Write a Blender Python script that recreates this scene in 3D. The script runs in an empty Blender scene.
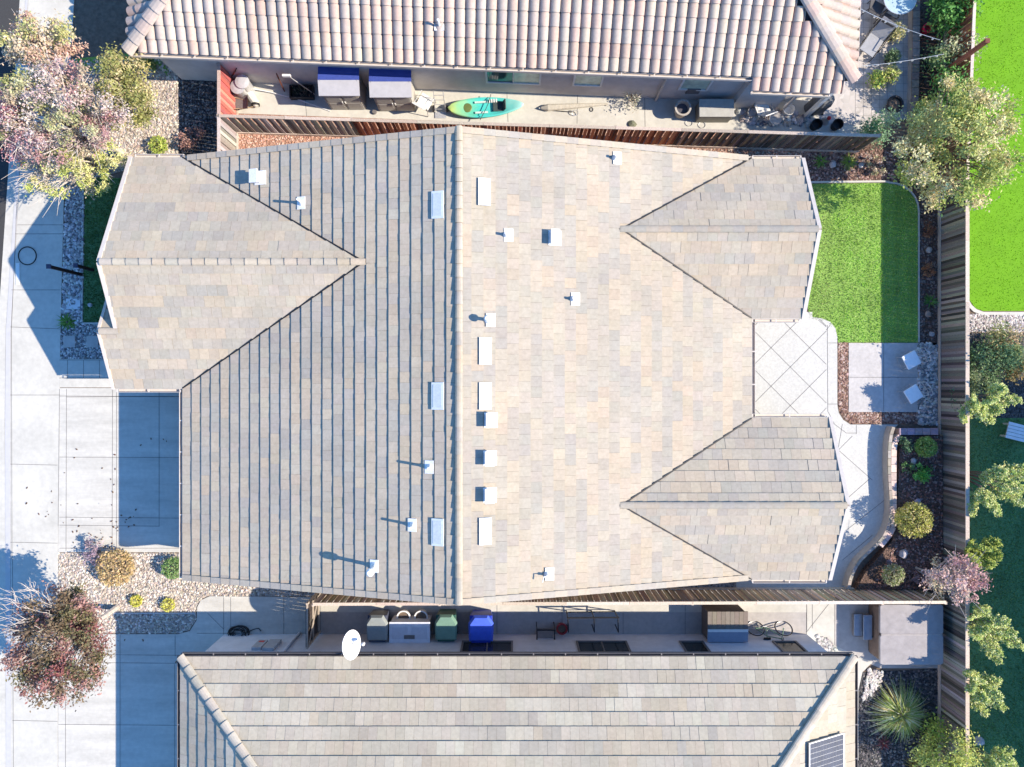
import bpy, bmesh, math, random
from mathutils import Vector, Matrix, noise
R = math.radians
random.seed(7)
sc = bpy.context.scene
COL = sc.collection

# ------------------------------------------------------------------ camera, sky, sun, exposure
CAMH, FPX = 28.0, 711.0
cam = bpy.data.cameras.new('camera'); cam.sensor_width = 36; cam.lens = FPX/1024*36
cam.clip_end = 3000; cam.clip_start = 0.5
camo = bpy.data.objects.new('camera', cam); COL.objects.link(camo)
camo.location = (0, 0, CAMH); camo.rotation_euler = (0, 0, 0)
sc.camera = camo
SUN_EL, SUN_AZ = R(37.3), R(98.0)          # azimuth clockwise from +Y
world = bpy.data.worlds.new('World'); sc.world = world; world.use_nodes = True
nt = world.node_tree; bg = nt.nodes['Background']
sky = nt.nodes.new('ShaderNodeTexSky'); sky.sky_type = 'NISHITA'; sky.sun_disc = False
sky.sun_elevation = SUN_EL; sky.sun_rotation = SUN_AZ
sky.air_density = 1.0; sky.dust_density = 0.2; sky.ozone_density = 6.0
hs_ = nt.nodes.new('ShaderNodeHueSaturation'); hs_.inputs['Saturation'].default_value = 1.15
nt.links.new(sky.outputs[0], hs_.inputs['Color']); nt.links.new(hs_.outputs[0], bg.inputs[0]); bg.inputs[1].default_value = 0.15
sl = bpy.data.lights.new('sun', 'SUN'); sl.energy = 4.1; sl.angle = R(0.5); sl.color = (1.0, 0.87, 0.71)
so = bpy.data.objects.new('sun', sl); COL.objects.link(so)
sd = Vector((math.sin(SUN_AZ)*math.cos(SUN_EL), math.cos(SUN_AZ)*math.cos(SUN_EL), math.sin(SUN_EL)))
so.rotation_euler = (-sd).to_track_quat('-Z', 'Y').to_euler(); so.location = sd*60
vs = sc.view_settings; vs.view_transform = 'Standard'; vs.look = 'None'; vs.exposure = 1.12; vs.gamma = 1
vs.use_curve_mapping = False

# ------------------------------------------------------------------ helpers
def W(px, py, z=0.0):
    k = (CAMH - z)/FPX
    return Vector(((px-512)*k, (383.5-py)*k, z))
def G(px, py):
    v = W(px, py); return (v.x, v.y)
def GP(*pts): return [G(*p) for p in pts]

def M(name, col, rough=.85, var=.15, scale=6, bump=0, bscale=60, tint=False, metal=0, spec=.3, trans=0, var2=0, scale2=.7, stretch=None):
    m = bpy.data.materials.new(name); m.use_nodes = True
    n = m.node_tree.nodes; l = m.node_tree.links; b = n['Principled BSDF']
    b.inputs['Roughness'].default_value = rough; b.inputs['Metallic'].default_value = metal
    b.inputs['Specular IOR Level'].default_value = spec
    tc = n.new('ShaderNodeTexCoord')
    if tint:
        at = n.new('ShaderNodeAttribute'); at.attribute_name = 'tint'; cur = at.outputs['Color']
        mx = n.new('ShaderNodeMix'); mx.data_type = 'RGBA'; mx.blend_type = 'MULTIPLY'; mx.inputs[0].default_value = 1
        mx.inputs[7].default_value = (*col, 1); l.new(cur, mx.inputs[6]); cur = mx.outputs[2]
    else:
        rgb = n.new('ShaderNodeRGB'); rgb.outputs[0].default_value = (*col, 1); cur = rgb.outputs[0]
    def vary(cur, v, s, det=6, st=None):
        nz = n.new('ShaderNodeTexNoise'); nz.inputs['Scale'].default_value = s; nz.inputs['Detail'].default_value = det
        nz.inputs['Roughness'].default_value = .65
        if st:
            mp = n.new('ShaderNodeMapping'); mp.inputs['Scale'].default_value = st; l.new(tc.outputs['Object'], mp.inputs[0]); l.new(mp.outputs[0], nz.inputs['Vector'])
        else: l.new(tc.outputs['Object'], nz.inputs['Vector'])
        mr = n.new('ShaderNodeMapRange'); mr.inputs[1].default_value = .3; mr.inputs[2].default_value = .7
        mr.inputs[3].default_value = 1-v; mr.inputs[4].default_value = 1+v; l.new(nz.outputs[0], mr.inputs[0])
        mx = n.new('ShaderNodeMix'); mx.data_type = 'RGBA'; mx.blend_type = 'MULTIPLY'; mx.inputs[0].default_value = 1
        l.new(cur, mx.inputs[6]); l.new(mr.outputs[0], mx.inputs[7]); return mx.outputs[2]
    if var: cur = vary(cur, var, scale)
    if var2: cur = vary(cur, var2, scale2, 4, stretch)
    l.new(cur, b.inputs['Base Color'])
    if bump:
        nz = n.new('ShaderNodeTexNoise'); nz.inputs['Scale'].default_value = bscale; nz.inputs['Detail'].default_value = 4
        l.new(tc.outputs['Object'], nz.inputs['Vector'])
        bp = n.new('ShaderNodeBump'); bp.inputs['Strength'].default_value = bump; bp.inputs['Distance'].default_value = .02
        l.new(nz.outputs[0], bp.inputs['Height']); l.new(bp.outputs[0], b.inputs['Normal'])
    if trans:
        out = n['Material Output']; tr = n.new('ShaderNodeBsdfTranslucent'); l.new(cur, tr.inputs[0])
        ms = n.new('ShaderNodeMixShader'); ms.inputs[0].default_value = trans
        l.new(b.outputs[0], ms.inputs[1]); l.new(tr.outputs[0], ms.inputs[2]); l.new(ms.outputs[0], out.inputs[0])
    return m

def Mpebble(name, cols, scale=14, bump=.6):
    m = bpy.data.materials.new(name); m.use_nodes = True
    n = m.node_tree.nodes; l = m.node_tree.links; b = n['Principled BSDF']; b.inputs['Roughness'].default_value = .9
    tc = n.new('ShaderNodeTexCoord'); vo = n.new('ShaderNodeTexVoronoi'); vo.inputs['Scale'].default_value = scale
    l.new(tc.outputs['Object'], vo.inputs['Vector'])
    sp = n.new('ShaderNodeSeparateColor'); l.new(vo.outputs['Color'], sp.inputs[0])
    cr = n.new('ShaderNodeValToRGB'); el = cr.color_ramp.elements
    while len(el) < len(cols): el.new(.5)
    for i, c in enumerate(cols): el[i].position = i/(len(cols)-1); el[i].color = (*c, 1)
    l.new(sp.outputs[0], cr.inputs[0])
    l.new(cr.outputs[0], b.inputs['Base Color'])
    bp = n.new('ShaderNodeBump'); bp.inputs['Strength'].default_value = bump; bp.inputs['Distance'].default_value = .04; bp.invert = True
    l.new(vo.outputs['Distance'], bp.inputs['Height']); l.new(bp.outputs[0], b.inputs['Normal'])
    return m

class MB:
    def __init__(s): s.v = []; s.f = []; s.mi = []; s.t = []
    def face(s, pts, mi=0, tint=(1, 1, 1)):
        b = len(s.v); s.v += [tuple(p) for p in pts]; s.f.append(tuple(range(b, b+len(pts)))); s.mi.append(mi); s.t.append(tint)
    def box(s, c, size, rz=0, mi=0, tint=(1, 1, 1), rot=None):
        hx, hy, hz = size[0]/2, size[1]/2, size[2]/2
        m = rot if rot is not None else Matrix.Rotation(rz, 3, 'Z'); c = Vector(c)
        P = [c + m @ Vector((x*hx, y*hy, z*hz)) for x in (-1, 1) for y in (-1, 1) for z in (-1, 1)]
        b = len(s.v); s.v += [tuple(p) for p in P]
        for q in ((0, 1, 3, 2), (4, 6, 7, 5), (0, 4, 5, 1), (2, 3, 7, 6), (0, 2, 6, 4), (1, 5, 7, 3)):
            s.f.append(tuple(b+i for i in q)); s.mi.append(mi); s.t.append(tint)
    def beam(s, p0, p1, w, h, mi=0, tint=(1, 1, 1), up=(0, 0, 1)):
        p0 = Vector(p0); p1 = Vector(p1); d = p1-p0; L = d.length
        if L < 1e-6: return
        x = d/L; u = Vector(up); y = u.cross(x)
        if y.length < 1e-4: y = Vector((0, 1, 0)).cross(x)
        if y.length < 1e-4: y = Vector((1, 0, 0)).cross(x)
        y.normalize(); z = x.cross(y)
        s.box((p0+p1)/2, (L, w, h), mi=mi, tint=tint, rot=Matrix((x, y, z)).transposed())
    def tube(s, pts, rad, n=6, mi=0, tint=(1, 1, 1), closed=False):
        pts = [Vector(p) for p in pts]; k = len(pts)
        rs = rad if isinstance(rad, (list, tuple)) else [rad]*k
        b = len(s.v); prev = None
        for i, p in enumerate(pts):
            if closed: d = pts[(i+1) % k]-pts[i-1]
            else: d = pts[min(i+1, k-1)]-pts[max(i-1, 0)]
            d.normalize()
            if prev is None:
                a = Vector((0, 0, 1)) if abs(d.z) < .9 else Vector((1, 0, 0))
                x = d.cross(a).normalized()
            else: x = (prev - d*prev.dot(d)).normalized()
            prev = x; y = d.cross(x)
            for j in range(n):
                t = 2*math.pi*j/n; s.v.append(tuple(p + (x*math.cos(t)+y*math.sin(t))*rs[i]))
        for i in range(k if closed else k-1):
            i2 = (i+1) % k
            for j in range(n):
                s.f.append((b+i*n+j, b+i*n+(j+1) % n, b+i2*n+(j+1) % n, b+i2*n+j)); s.mi.append(mi); s.t.append(tint)
        if not closed:
            s.f.append(tuple(b+j for j in reversed(range(n)))); s.mi.append(mi); s.t.append(tint)
            s.f.append(tuple(b+(k-1)*n+j for j in range(n))); s.mi.append(mi); s.t.append(tint)
    def lathe(s, c, prof, n=20, mi=0, tint=(1, 1, 1), rot=None, sx=1, sy=1):
        b = len(s.v); c = Vector(c)
        for r, z in prof:
            for j in range(n):
                t = 2*math.pi*j/n; p = Vector((r*math.cos(t)*sx, r*math.sin(t)*sy, z))
                s.v.append(tuple(c + (rot @ p if rot is not None else p)))
        for i in range(len(prof)-1):
            for j in range(n):
                s.f.append((b+i*n+j, b+i*n+(j+1) % n, b+(i+1)*n+(j+1) % n, b+(i+1)*n+j)); s.mi.append(mi); s.t.append(tint)
        s.f.append(tuple(b+j for j in reversed(range(n)))); s.mi.append(mi); s.t.append(tint)
        e = b+(len(prof)-1)*n
        s.f.append(tuple(e+j for j in range(n))); s.mi.append(mi); s.t.append(tint)
    def prism(s, poly, z0, z1, mi=0, tint=(1, 1, 1), side=None, bottom=True):
        a = sum(poly[i-1][0]*poly[i][1]-poly[i][0]*poly[i-1][1] for i in range(len(poly)))
        if a < 0: poly = poly[::-1]
        s.face([(x, y, z1) for x, y in poly], mi, tint)
        if bottom: s.face([(x, y, z0) for x, y in reversed(poly)], mi if side is None else side, tint)
        for i in range(len(poly)):
            a, c = poly[i-1], poly[i]
            s.face([(a[0], a[1], z0), (c[0], c[1], z0), (c[0], c[1], z1), (a[0], a[1], z1)], mi if side is None else side, tint)
    def pebble(s, c, r, flat=.6, mi=0, tint=(1, 1, 1), rng=random):
        b = len(s.v); t0 = rng.random()*6.28; sx = rng.uniform(.75, 1.3); sy = 1/sx
        ca, sa = math.cos(t0), math.sin(t0)
        for v in ICO_V:
            k = r*rng.uniform(.82, 1.15); x, y, z = v[0]*k*sx, v[1]*k*sy, v[2]*k*flat
            s.v.append((c[0]+x*ca-y*sa, c[1]+x*sa+y*ca, c[2]+z))
        for f in ICO_F: s.f.append((b+f[0], b+f[1], b+f[2])); s.mi.append(mi); s.t.append(tint)
    def build(s, name, mats, parent=None, smooth=False, bevel=0):
        me = bpy.data.meshes.new(name)
        off = Vector((0, 0, 0)); p = parent
        while p is not None: off += p.location; p = p.parent
        me.from_pydata([tuple(Vector(v)-off) for v in s.v], [], s.f)
        if not isinstance(mats, (list, tuple)): mats = [mats]
        for m in mats: me.materials.append(m)
        me.polygons.foreach_set('material_index', s.mi)
        ca = me.color_attributes.new('tint', 'FLOAT_COLOR', 'CORNER'); buf = []
        for f, t in zip(s.f, s.t): buf += [t[0], t[1], t[2], 1.0]*len(f)
        ca.data.foreach_set('color', buf)
        if smooth: me.polygons.foreach_set('use_smooth', [True]*len(s.f))
        me.update()
        o = bpy.data.objects.new(name, me); COL.objects.link(o)
        if parent is not None: o.parent = parent
        if bevel:
            bm = bmesh.new(); bm.from_mesh(me); bmesh.ops.remove_doubles(bm, verts=bm.verts, dist=1e-5)
            es = [e for e in bm.edges if len(e.link_faces) == 2 and e.calc_face_angle(0) > .6]
            bmesh.ops.bevel(bm, geom=es, offset=bevel, segments=2, affect='EDGES', profile=.5); bm.to_mesh(me); bm.free()
        return o
_t = (1+5**.5)/2
ICO_V = [Vector(v).normalized() for v in ((-1, _t, 0), (1, _t, 0), (-1, -_t, 0), (1, -_t, 0), (0, -1, _t), (0, 1, _t), (0, -1, -_t), (0, 1, -_t), (_t, 0, -1), (_t, 0, 1), (-_t, 0, -1), (-_t, 0, 1))]
ICO_F = [(0, 11, 5), (0, 5, 1), (0, 1, 7), (0, 7, 10), (0, 10, 11), (1, 5, 9), (5, 11, 4), (11, 10, 2), (10, 7, 6), (7, 1, 8), (3, 9, 4), (3, 4, 2), (3, 2, 6), (3, 6, 8), (3, 8, 9), (4, 9, 5), (2, 4, 11), (6, 2, 10), (8, 6, 7), (9, 8, 1)]

def tag(o, label, cat, group=None):
    o['label'] = label; o['category'] = cat
    if group: o['group'] = group
    return o
def thing(name, label, cat, loc=(0, 0, 0), group=None):
    o = bpy.data.objects.new(name, None); COL.objects.link(o); o.location = Vector(loc); o.empty_display_size = .2
    return tag(o, label, cat, group)
def struct(o): o['kind'] = 'structure'; return o
def stuff(o): o['kind'] = 'stuff'; return o
def copy_tree(o, parent=None):
    c = o.copy(); COL.objects.link(c); c.parent = parent
    for ch in list(o.children): copy_tree(ch, c)
    return c
def inside(p, poly):
    x, y = p[0], p[1]; r = False
    for i in range(len(poly)):
        a, b = poly[i-1], poly[i]
        if (a[1] > y) != (b[1] > y) and x < (b[0]-a[0])*(y-a[1])/(b[1]-a[1])+a[0]: r = not r
    return r
def bbox(poly): return min(p[0] for p in poly), max(p[0] for p in poly), min(p[1] for p in poly), max(p[1] for p in poly)
def arc(cx, cy, r, a0, a1, n=8, ry=None):
    ry = ry or r
    return [(cx+r*math.cos(R(a0+(a1-a0)*i/n)), cy+ry*math.sin(R(a0+(a1-a0)*i/n))) for i in range(n+1)]
def jit(c, v, rng=random):
    k = rng.uniform(1-v, 1+v); return tuple(max(0, x*k*rng.uniform(1-v*.3, 1+v*.3)) for x in c)

# ------------------------------------------------------------------ materials
mTile = M('roof_tile', (.98, .935, .80), .85, .10, 9, .25, 70, tint=True, var2=.08, scale2=.45)
mDeck = M('roof_underlay', (.05, .05, .055), .9)
mFascia = M('fascia_paint', (.55, .50, .45), .6, .08)
mStuccoOwn = M('stucco_tan', (.45, .38, .30), .95, .1, 3, .4, 80)
mStuccoN = M('stucco_beige', (.58, .55, .53), .95, .1, 2, .4, 80)
mStuccoS = M('stucco_blue_grey', (.66, .68, .72), .95, .1, 2, .4, 80)
mTrim = M('white_trim', (.72, .72, .70), .5, .05)
mTrimDark = M('dark_trim', (.16, .15, .15), .6, .1)
mGlass = M('window_glass', (.05, .10, .10), .08, .2, 2, spec=.6)
mGlassLit = M('lit_window_glass', (.48, .62, .50), .25, .3, 3, spec=.5)  # pale copy of the glass, brightness of lit panes put into the colour
mVentW = M('white_metal', (.70, .71, .71), .5, .12, 7)
mVentB = M('pale_blue_metal', (.58, .64, .66), .4, .08)
mLouvre = M('louvre_grey', (.50, .555, .57), .5, .12, 12)
mSteel = M('galvanised_steel', (.55, .56, .57), .4, .15, 10, metal=.5)
mBlack = M('black_metal', (.02, .02, .022), .5, .2)
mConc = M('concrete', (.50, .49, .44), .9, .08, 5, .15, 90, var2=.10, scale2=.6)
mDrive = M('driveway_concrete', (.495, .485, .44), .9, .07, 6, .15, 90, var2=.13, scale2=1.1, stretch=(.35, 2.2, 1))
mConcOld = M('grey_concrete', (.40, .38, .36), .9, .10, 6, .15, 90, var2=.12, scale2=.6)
mJoint = M('concrete_joint', (.16, .155, .15), .9, .1)
mPatio = M('patio_concrete', (.50, .505, .48), .9, .12, 14, .3, 90, var2=.05)
mSlab = M('slab_concrete', (.46, .45, .44), .9, .12, 8, .15, 60, var2=.10)
mGutter = M('gutter_pan', (.46, .46, .46), .9, .06, 5)
mAsphalt = M('asphalt', (.05, .05, .05), .9, .2, 30)
mSoil = M('soil', (.16, .12, .09), .95, .35, 5, .4, 30)
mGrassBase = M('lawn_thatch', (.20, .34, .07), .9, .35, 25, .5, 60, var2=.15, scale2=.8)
mGrassDark = M('shade_lawn_thatch', (.11, .22, .085), .9, .45, 25, .5, 60, var2=.2, scale2=.8)  # darker copy of the lawn thatch, shade put into its colour
mBlade = M('grass_blade', (1, 1, 1), .7, 0, tint=True, trans=.25, spec=.15)
mTurf = M('artificial_turf', (.125, .31, .004), .85, .12, 60, .2, 120, var2=.10, scale2=1.2)
mGravelTan = Mpebble('tan_gravel', [(.16, .13, .11), (.36, .30, .24), (.52, .46, .39), (.28, .24, .22), (.60, .56, .50)], 13)
mGravelGrey = Mpebble('grey_gravel', [(.06, .06, .07), (.22, .21, .21), (.36, .35, .34), (.13, .13, .14)], 15)
mRedRock = Mpebble('red_gravel', [(.22, .10, .07), (.40, .24, .18), (.30, .16, .11), (.45, .33, .27)], 17)
mMulch = Mpebble('bark_mulch', [(.045, .03, .022), (.10, .06, .045), (.16, .10, .075), (.07, .045, .035)], 16, .8)
mMulchRed = Mpebble('red_bark_mulch', [(.09, .05, .035), (.22, .13, .09), (.30, .20, .15), (.13, .07, .05)], 14, .8)
mMulchBlack = Mpebble('black_mulch', [(.012, .012, .014), (.05, .048, .05), (.10, .095, .095), (.03, .03, .032)], 14, .8)
mStone = M('river_stone', (1, 1, 1), .85, .15, 20, tint=True)
mWood = M('fence_wood', (1.1, 1.1, 1.1), .9, .28, 26, .3, 40, tint=True)
mBark = M('bark', (.22, .17, .13), .95, .3, 14, .5, 40)
mBarkPale = M('pale_bark', (.48, .43, .38), .95, .25, 14, .4, 40)
mLeaf = M('leaf', (1, 1, 1), .6, 0, tint=True, trans=.3, spec=.2)
mPaver = Mpebble('paver', [(.34, .32, .30), (.46, .43, .41), (.40, .38, .36), (.50, .47, .45)], 5, .15)
mBrick = M('brick_cap', (.34, .25, .22), .9, .25, 8, .3, 30, tint=True)

# ------------------------------------------------------------------ ground sheets
def sheet(name, poly, z, mat, thick=.0):
    mb = MB()
    if thick: mb.prism(poly, z-thick, z)
    else:
        a = sum(poly[i-1][0]*poly[i][1]-poly[i][0]*poly[i-1][1] for i in range(len(poly)))
        mb.face([(x, y, z) for x, y in (poly if a > 0 else poly[::-1])])
    o = mb.build(name, mat)
    return struct(o)
def slab(name, poly, mat, joints=(), z=.028, jw=.018, jmat=None):
    """concrete slab with tooled joints; poly in world xy, joints as pixel quadruples"""
    mb = MB(); mb.prism(poly, -.05, z)
    for a in joints:
        p, q = G(a[0], a[1]), G(a[2], a[3])
        d = Vector((q[0]-p[0], q[1]-p[1])); L = d.length; nx, ny = -d.y/L*jw/2, d.x/L*jw/2
        mb.face([(p[0]-nx, p[1]-ny, z+.004), (q[0]-nx, q[1]-ny, z+.004), (q[0]+nx, q[1]+ny, z+.004), (p[0]+nx, p[1]+ny, z+.004)], 1)
    return struct(mb.build(name, [mat, jmat or mJoint]))
def pebbles(name, poly, n, r, cols, z=.01, flat=.6, seed=1, skip=None, mat=None):
    rng = random.Random(seed); x0, x1, y0, y1 = bbox(poly); mb = MB(); k = 0; tries = 0
    while k < n and tries < n*12:
        tries += 1; x, y = rng.uniform(x0, x1), rng.uniform(y0, y1)
        if not inside((x, y), poly) or (skip and any(inside((x, y), q) for q in skip)): continue
        rr = rng.uniform(*r); mb.pebble((x, y, z+rr*flat*.35), rr, flat, 0, jit(rng.choice(cols), .2, rng), rng); k += 1
    return stuff(mb.build(name, mat or mStone, smooth=False))
def blades(name, poly, n, cols, h=(.04, .08), seed=1, z=.012, patch=.35):
    rng = random.Random(seed); x0, x1, y0, y1 = bbox(poly); mb = MB(); k = 0
    while k < n:
        x, y = rng.uniform(x0, x1), rng.uniform(y0, y1)
        if not inside((x, y), poly): continue
        k += 1; a = rng.random()*6.28; hh = rng.uniform(*h); w = rng.uniform(.010, .018)
        lean = rng.uniform(.2, 1.0)*hh; b = rng.random()*6.28
        nz = noise.noise(Vector((x*1.3, y*1.3, seed)))*patch+(.12*math.sin(x*11.5) if seed == 11 else 0)
        c = jit(rng.choice(cols), .18, rng); c = tuple(q*(1+nz) for q in c)
        if seed == 11:
            dry = max(0, noise.noise(Vector((x*.7+4, y*.7, 2)))+.45-(x-11.7)*.35)*.55; dry = min(.55, dry); c = tuple(a_*(1-dry)+b_*dry for a_, b_ in zip(c, (.56, .52, .34)))
        dx, dy = math.cos(a)*w, math.sin(a)*w; lx, ly = math.cos(b)*lean, math.sin(b)*lean
        mb.face([(x-dx, y-dy, z), (x+dx, y+dy, z), (x+lx+dx*.3, y+ly+dy*.3, z+hh), (x+lx-dx*.3, y+ly-dy*.3, z+hh)], 0, c)
    return stuff(mb.build(name, mBlade))

sheet('ground', [(-400, -400), (400, -400), (400, 400), (-400, 400)], 0, mSoil)
# street, gutter, pavement along the left edge
sheet('road', [(-30, -400), (-19.9, -400), (-19.9, 0), (-19.3, 15), (-19.3, 400), (-30, 400)], -.02+.026, mAsphalt)
slab('gutter', GP((2, 900), (8, 900), (5, 420), (6, 330), (16, 190), (24, 40), (30, -60), (24, -60), (-2, 330), (-4, 420), (-2, 900)), mConc, z=.018)
slab('kerb', GP((7, 900), (12, 900), (10.5, 420), (11, 330), (19, 190), (26, 40), (32, -60), (29, -60), (15.6, 190), (6.4, 330), (5.5, 420)), mGutter, z=.030)
slab('pavement', GP((12, 900), (58, 900), (58.3, 552), (60, 388), (61, 323), (64.5, 187), (72, 40), (78, -60), (32.5, -60), (26.4, 40), (19.4, 190), (11.4, 330), (10.9, 420)), mConc,
     [(17.5, 200, 12, 330), (12, 330, 12.6, 560), (13, 560, 14, 780), (18, 225, 63, 225), (16, 234, 63, 234), (12, 290, 61, 290), (11, 327, 61, 329), (11, 395, 60, 395), (11, 464, 58, 465), (11, 542, 58, 543), (12, 640, 58, 641), (13, 720, 58, 721)])
slab('driveway', GP((58.6, 552), (186, 552), (186, 384), (116, 388), (60, 388)), mDrive,
     [(60, 396, 184, 396.5), (67, 397, 184, 396.5), (60, 457, 184, 457.5), (60, 517, 184, 518), (60, 525, 160, 526), (60, 548, 184, 548), (67, 389, 66.5, 551), (113, 389, 112.6, 551), (117, 389, 117, 551), (159.5, 389, 159.5, 526), (60, 389, 58.7, 526)])
slab('entry_walk', GP((60.4, 359), (125, 359), (125, 387.4), (60.2, 387.4)), mConc, [(60, 360, 120, 360), (68, 360, 68, 378), (84, 360, 84, 378), (60, 378, 120, 378), (100, 360, 100, 378)], z=.032)
slab('neighbour_driveway', GP((58.6, 900), (186, 900), (186, 655), (320, 655), (320, 597), (210, 596), (201, 600), (197.5, 607), (197, 620), (190, 631), (178, 634), (58.6, 634)), mDrive,
     [(59, 654, 182, 655), (59, 662, 182, 663), (66, 640, 66, 790), (120.5, 635, 120.5, 790), (175.5, 635, 175.5, 656), (59, 724, 182, 725), (197, 633, 240, 633), (208, 613, 224, 629), (224, 597, 224, 634), (231, 597, 231, 634), (284, 597, 284, 640), (175, 664, 175, 790)])
# front yard left of the gable
rock = GP((66, 186), (84, 186), (82.5, 323), (62.5, 323))
sheet('cobble_bed', rock, .006, mGravelGrey)
pebbles('cobbles', rock, 1500, (.035, .085), [(.30, .30, .31), (.55, .54, .53), (.16, .16, .17), (.42, .40, .38)], seed=3)
lawnF = GP((85, 178), (160, 178), (160, 322), (83.5, 322))
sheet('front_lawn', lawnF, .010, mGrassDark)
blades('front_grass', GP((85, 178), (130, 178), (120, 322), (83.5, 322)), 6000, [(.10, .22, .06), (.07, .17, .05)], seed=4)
slab('mow_edge', GP((83, 178), (84.6, 178), (83, 322.6), (110, 322.6), (110, 324), (81.6, 324)), mConc, z=.05)
gsq = GP((62, 324), (130, 324), (130, 358.5), (61, 358.5))
sheet('gravel_square', gsq, .007, mGravelGrey)
pebbles('gravel_stones', gsq, 1400, (.025, .055), [(.30, .30, .31), (.5, .48, .46), (.16, .16, .17)], seed=5)
# upper left yard
sheet('shaded_lawn', GP((64, 60), (160, 50), (172, 80), (150, 60), (130, 75), (80, 70)), .010, mGrassBase)
upl = GP((66, 60), (178, 60), (178, 76), (179, 156), (66, 186), (72, 130))
sheet('upper_gravel', upl, .007, mGravelTan)
pebbles('upper_stones', upl, 4200, (.025, .06), [(.50, .43, .36), (.38, .31, .26), (.60, .55, .48), (.28, .24, .21)], seed=6)
updk = GP((178.5, 70), (217, 76), (217, 158), (179.5, 158))
sheet('shade_gravel', updk, .007, mMulchBlack)  # black sheet where the gravel lies in shade, shade put into its colour
pebbles('shade_stones', updk, 1500, (.025, .055), [(.10, .10, .105), (.16, .15, .15), (.05, .05, .055), (.25, .24, .23)], seed=7)  # stone colours darkened to match that shade
# bed between the driveways
bedL = GP((58.6, 552.8), (186, 552.8), (330, 580), (330, 596.5), (209, 595.5), (200, 599.5), (196.5, 607), (196, 620), (189.5, 630), (178, 633.3), (58.6, 633.3))
sheet('bed_gravel', bedL, .007, mGravelTan)
pebbles('bed_stones', bedL, 5200, (.025, .055), [(.52, .47, .40), (.42, .36, .30), (.62, .58, .52), (.30, .27, .24)], seed=8)
slab('bed_edge', GP((114, 612.3), (195.5, 612.3), (195.5, 613.6), (114, 613.6)), mGutter, z=.06)
# side yard of the north neighbour
slab('north_path', GP((222, 64), (222, 113), (880, 137), (880, 70)), mConc, [(302, 66, 307, 117), (506, 66, 508, 122), (578, 66, 577, 124), (644, 66, 645, 127), (760, 80, 760, 127)], z=.026)
rr = GP((216, 113), (216, 160), (840, 160), (840, 134))
sheet('red_rock_strip', rr, .008, mRedRock)
pebbles('red_rocks', GP((237, 131), (237, 160), (350, 150), (350, 134)), 1100, (.02, .045), [(.50, .30, .23), (.40, .22, .16), (.58, .42, .35)], seed=9)
pebbles('red_bark_chips', GP((640, 145), (640, 158), (800, 158), (800, 148)), 900, (.02, .05), [(.35, .21, .16), (.26, .15, .11), (.45, .36, .3)], seed=10)
# patio of the north neighbour
slab('paver_patio', GP((852, -60), (912, -60), (911.5, 118), (870, 126), (818, 124), (822, 100)), mPaver, [(855+8*i, -10, 855+8*i, 118) for i in range(7)] + [(855, 4+8*i, 911, 4+8*i) for i in range(15)], z=.03, jw=.008)
dkb = GP((920, -60), (941, -60), (936, 122), (912, 122))
sheet('planter_soil', dkb, .008, mMulch)
# back garden
lawnB = GP((806, 184), (884, 183), *[(889.5+28*math.sin(R(a)), 211-27*math.cos(R(a))) for a in (0, 15, 30, 45, 60, 75, 90)], (917.5, 342.5), (838, 342.5), (836, 330), (826, 321), (810, 318), (806, 300))
sheet('back_lawn', lawnB, .010, mGrassBase)
blades('back_grass', lawnB, 17000, [(.40, .66, .12), (.44, .67, .16), (.33, .60, .09), (.52, .64, .28)], seed=11, h=(.03, .065))
mulT = GP((795, 140), (940, 140), (940, 345), (918.6, 345), (918.6, 211), *[(889.5+29*math.sin(R(a)), 211-28*math.cos(R(a))) for a in (75, 60, 45, 30, 15, 0)], (804, 183))
sheet('back_mulch', mulT, .007, mMulch)
pebbles('bark_chips', GP((802, 150), (905, 150), (895, 181), (804, 181)), 1700, (.02, .06), [(.26, .16, .13), (.17, .10, .08), (.36, .27, .23), (.10, .06, .05)], seed=12, flat=.35)
pebbles('bark_chips', GP((919, 200), (938, 200), (938, 342), (919, 342)), 900, (.02, .05), [(.14, .10, .09), (.08, .055, .05), (.22, .18, .16)], seed=13, flat=.35)
slab('lawn_edge', GP((804, 181.5), (884, 180.6), *[(889.5+29.5*math.sin(R(a)), 211-29*math.cos(R(a))) for a in (0, 15, 30, 45, 60, 75, 90)], (919, 342), (917.6, 342), *[(889.5+28.1*math.sin(R(a)), 211-27.4*math.cos(R(a))) for a in (90, 75, 60, 45, 30, 15, 0)], (884, 182.5), (804, 183.4)), mConc, z=.05)
dia = []
for k in range(-8, 12):
    x0, x1, y0, y1 = 740, 826, 319, 417
    for sgn in (1, -1):
        c = k*38.5
        # line y = 367 + sgn*(x-790) + c  clipped
        pts = []
        for x in (x0, x1):
            y = 367+sgn*(x-790)+c
            if y0 <= y <= y1: pts.append((x, y))
        for y in (y0, y1):
            x = 790+sgn*(y-367-c)
            if x0 < x < x1: pts.append((x, y))
        if len(pts) == 2: dia.append((*pts[0], *pts[1]))
slab('patio', GP((736, 312), (812, 312), (812, 317), (822, 318.5), (830, 322), (835, 328), (837, 337), (837, 405), (838.5, 413), (843, 420), (850, 424.5), (898, 424.5), (891, 430), (887, 440), (885.5, 470), (886.5, 500), (885, 520), (877, 538), (862, 553), (853, 563), (846, 588), (736, 588)), mPatio,
     dia + [(827, 325, 827.5, 412), (818, 320, 826, 327), (830, 325, 826, 330), (827, 404, 837.5, 404), (828, 343, 837, 343), (828, 412, 834, 424), (834, 424, 846, 433), (846, 433, 856, 433), (856, 425, 856, 434), (838, 450, 872, 480), (838, 450, 852, 436), (845, 500, 870, 478), (846, 530, 884, 500), (842, 560, 872, 535), (842, 424, 838, 448)], z=.03)
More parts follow.
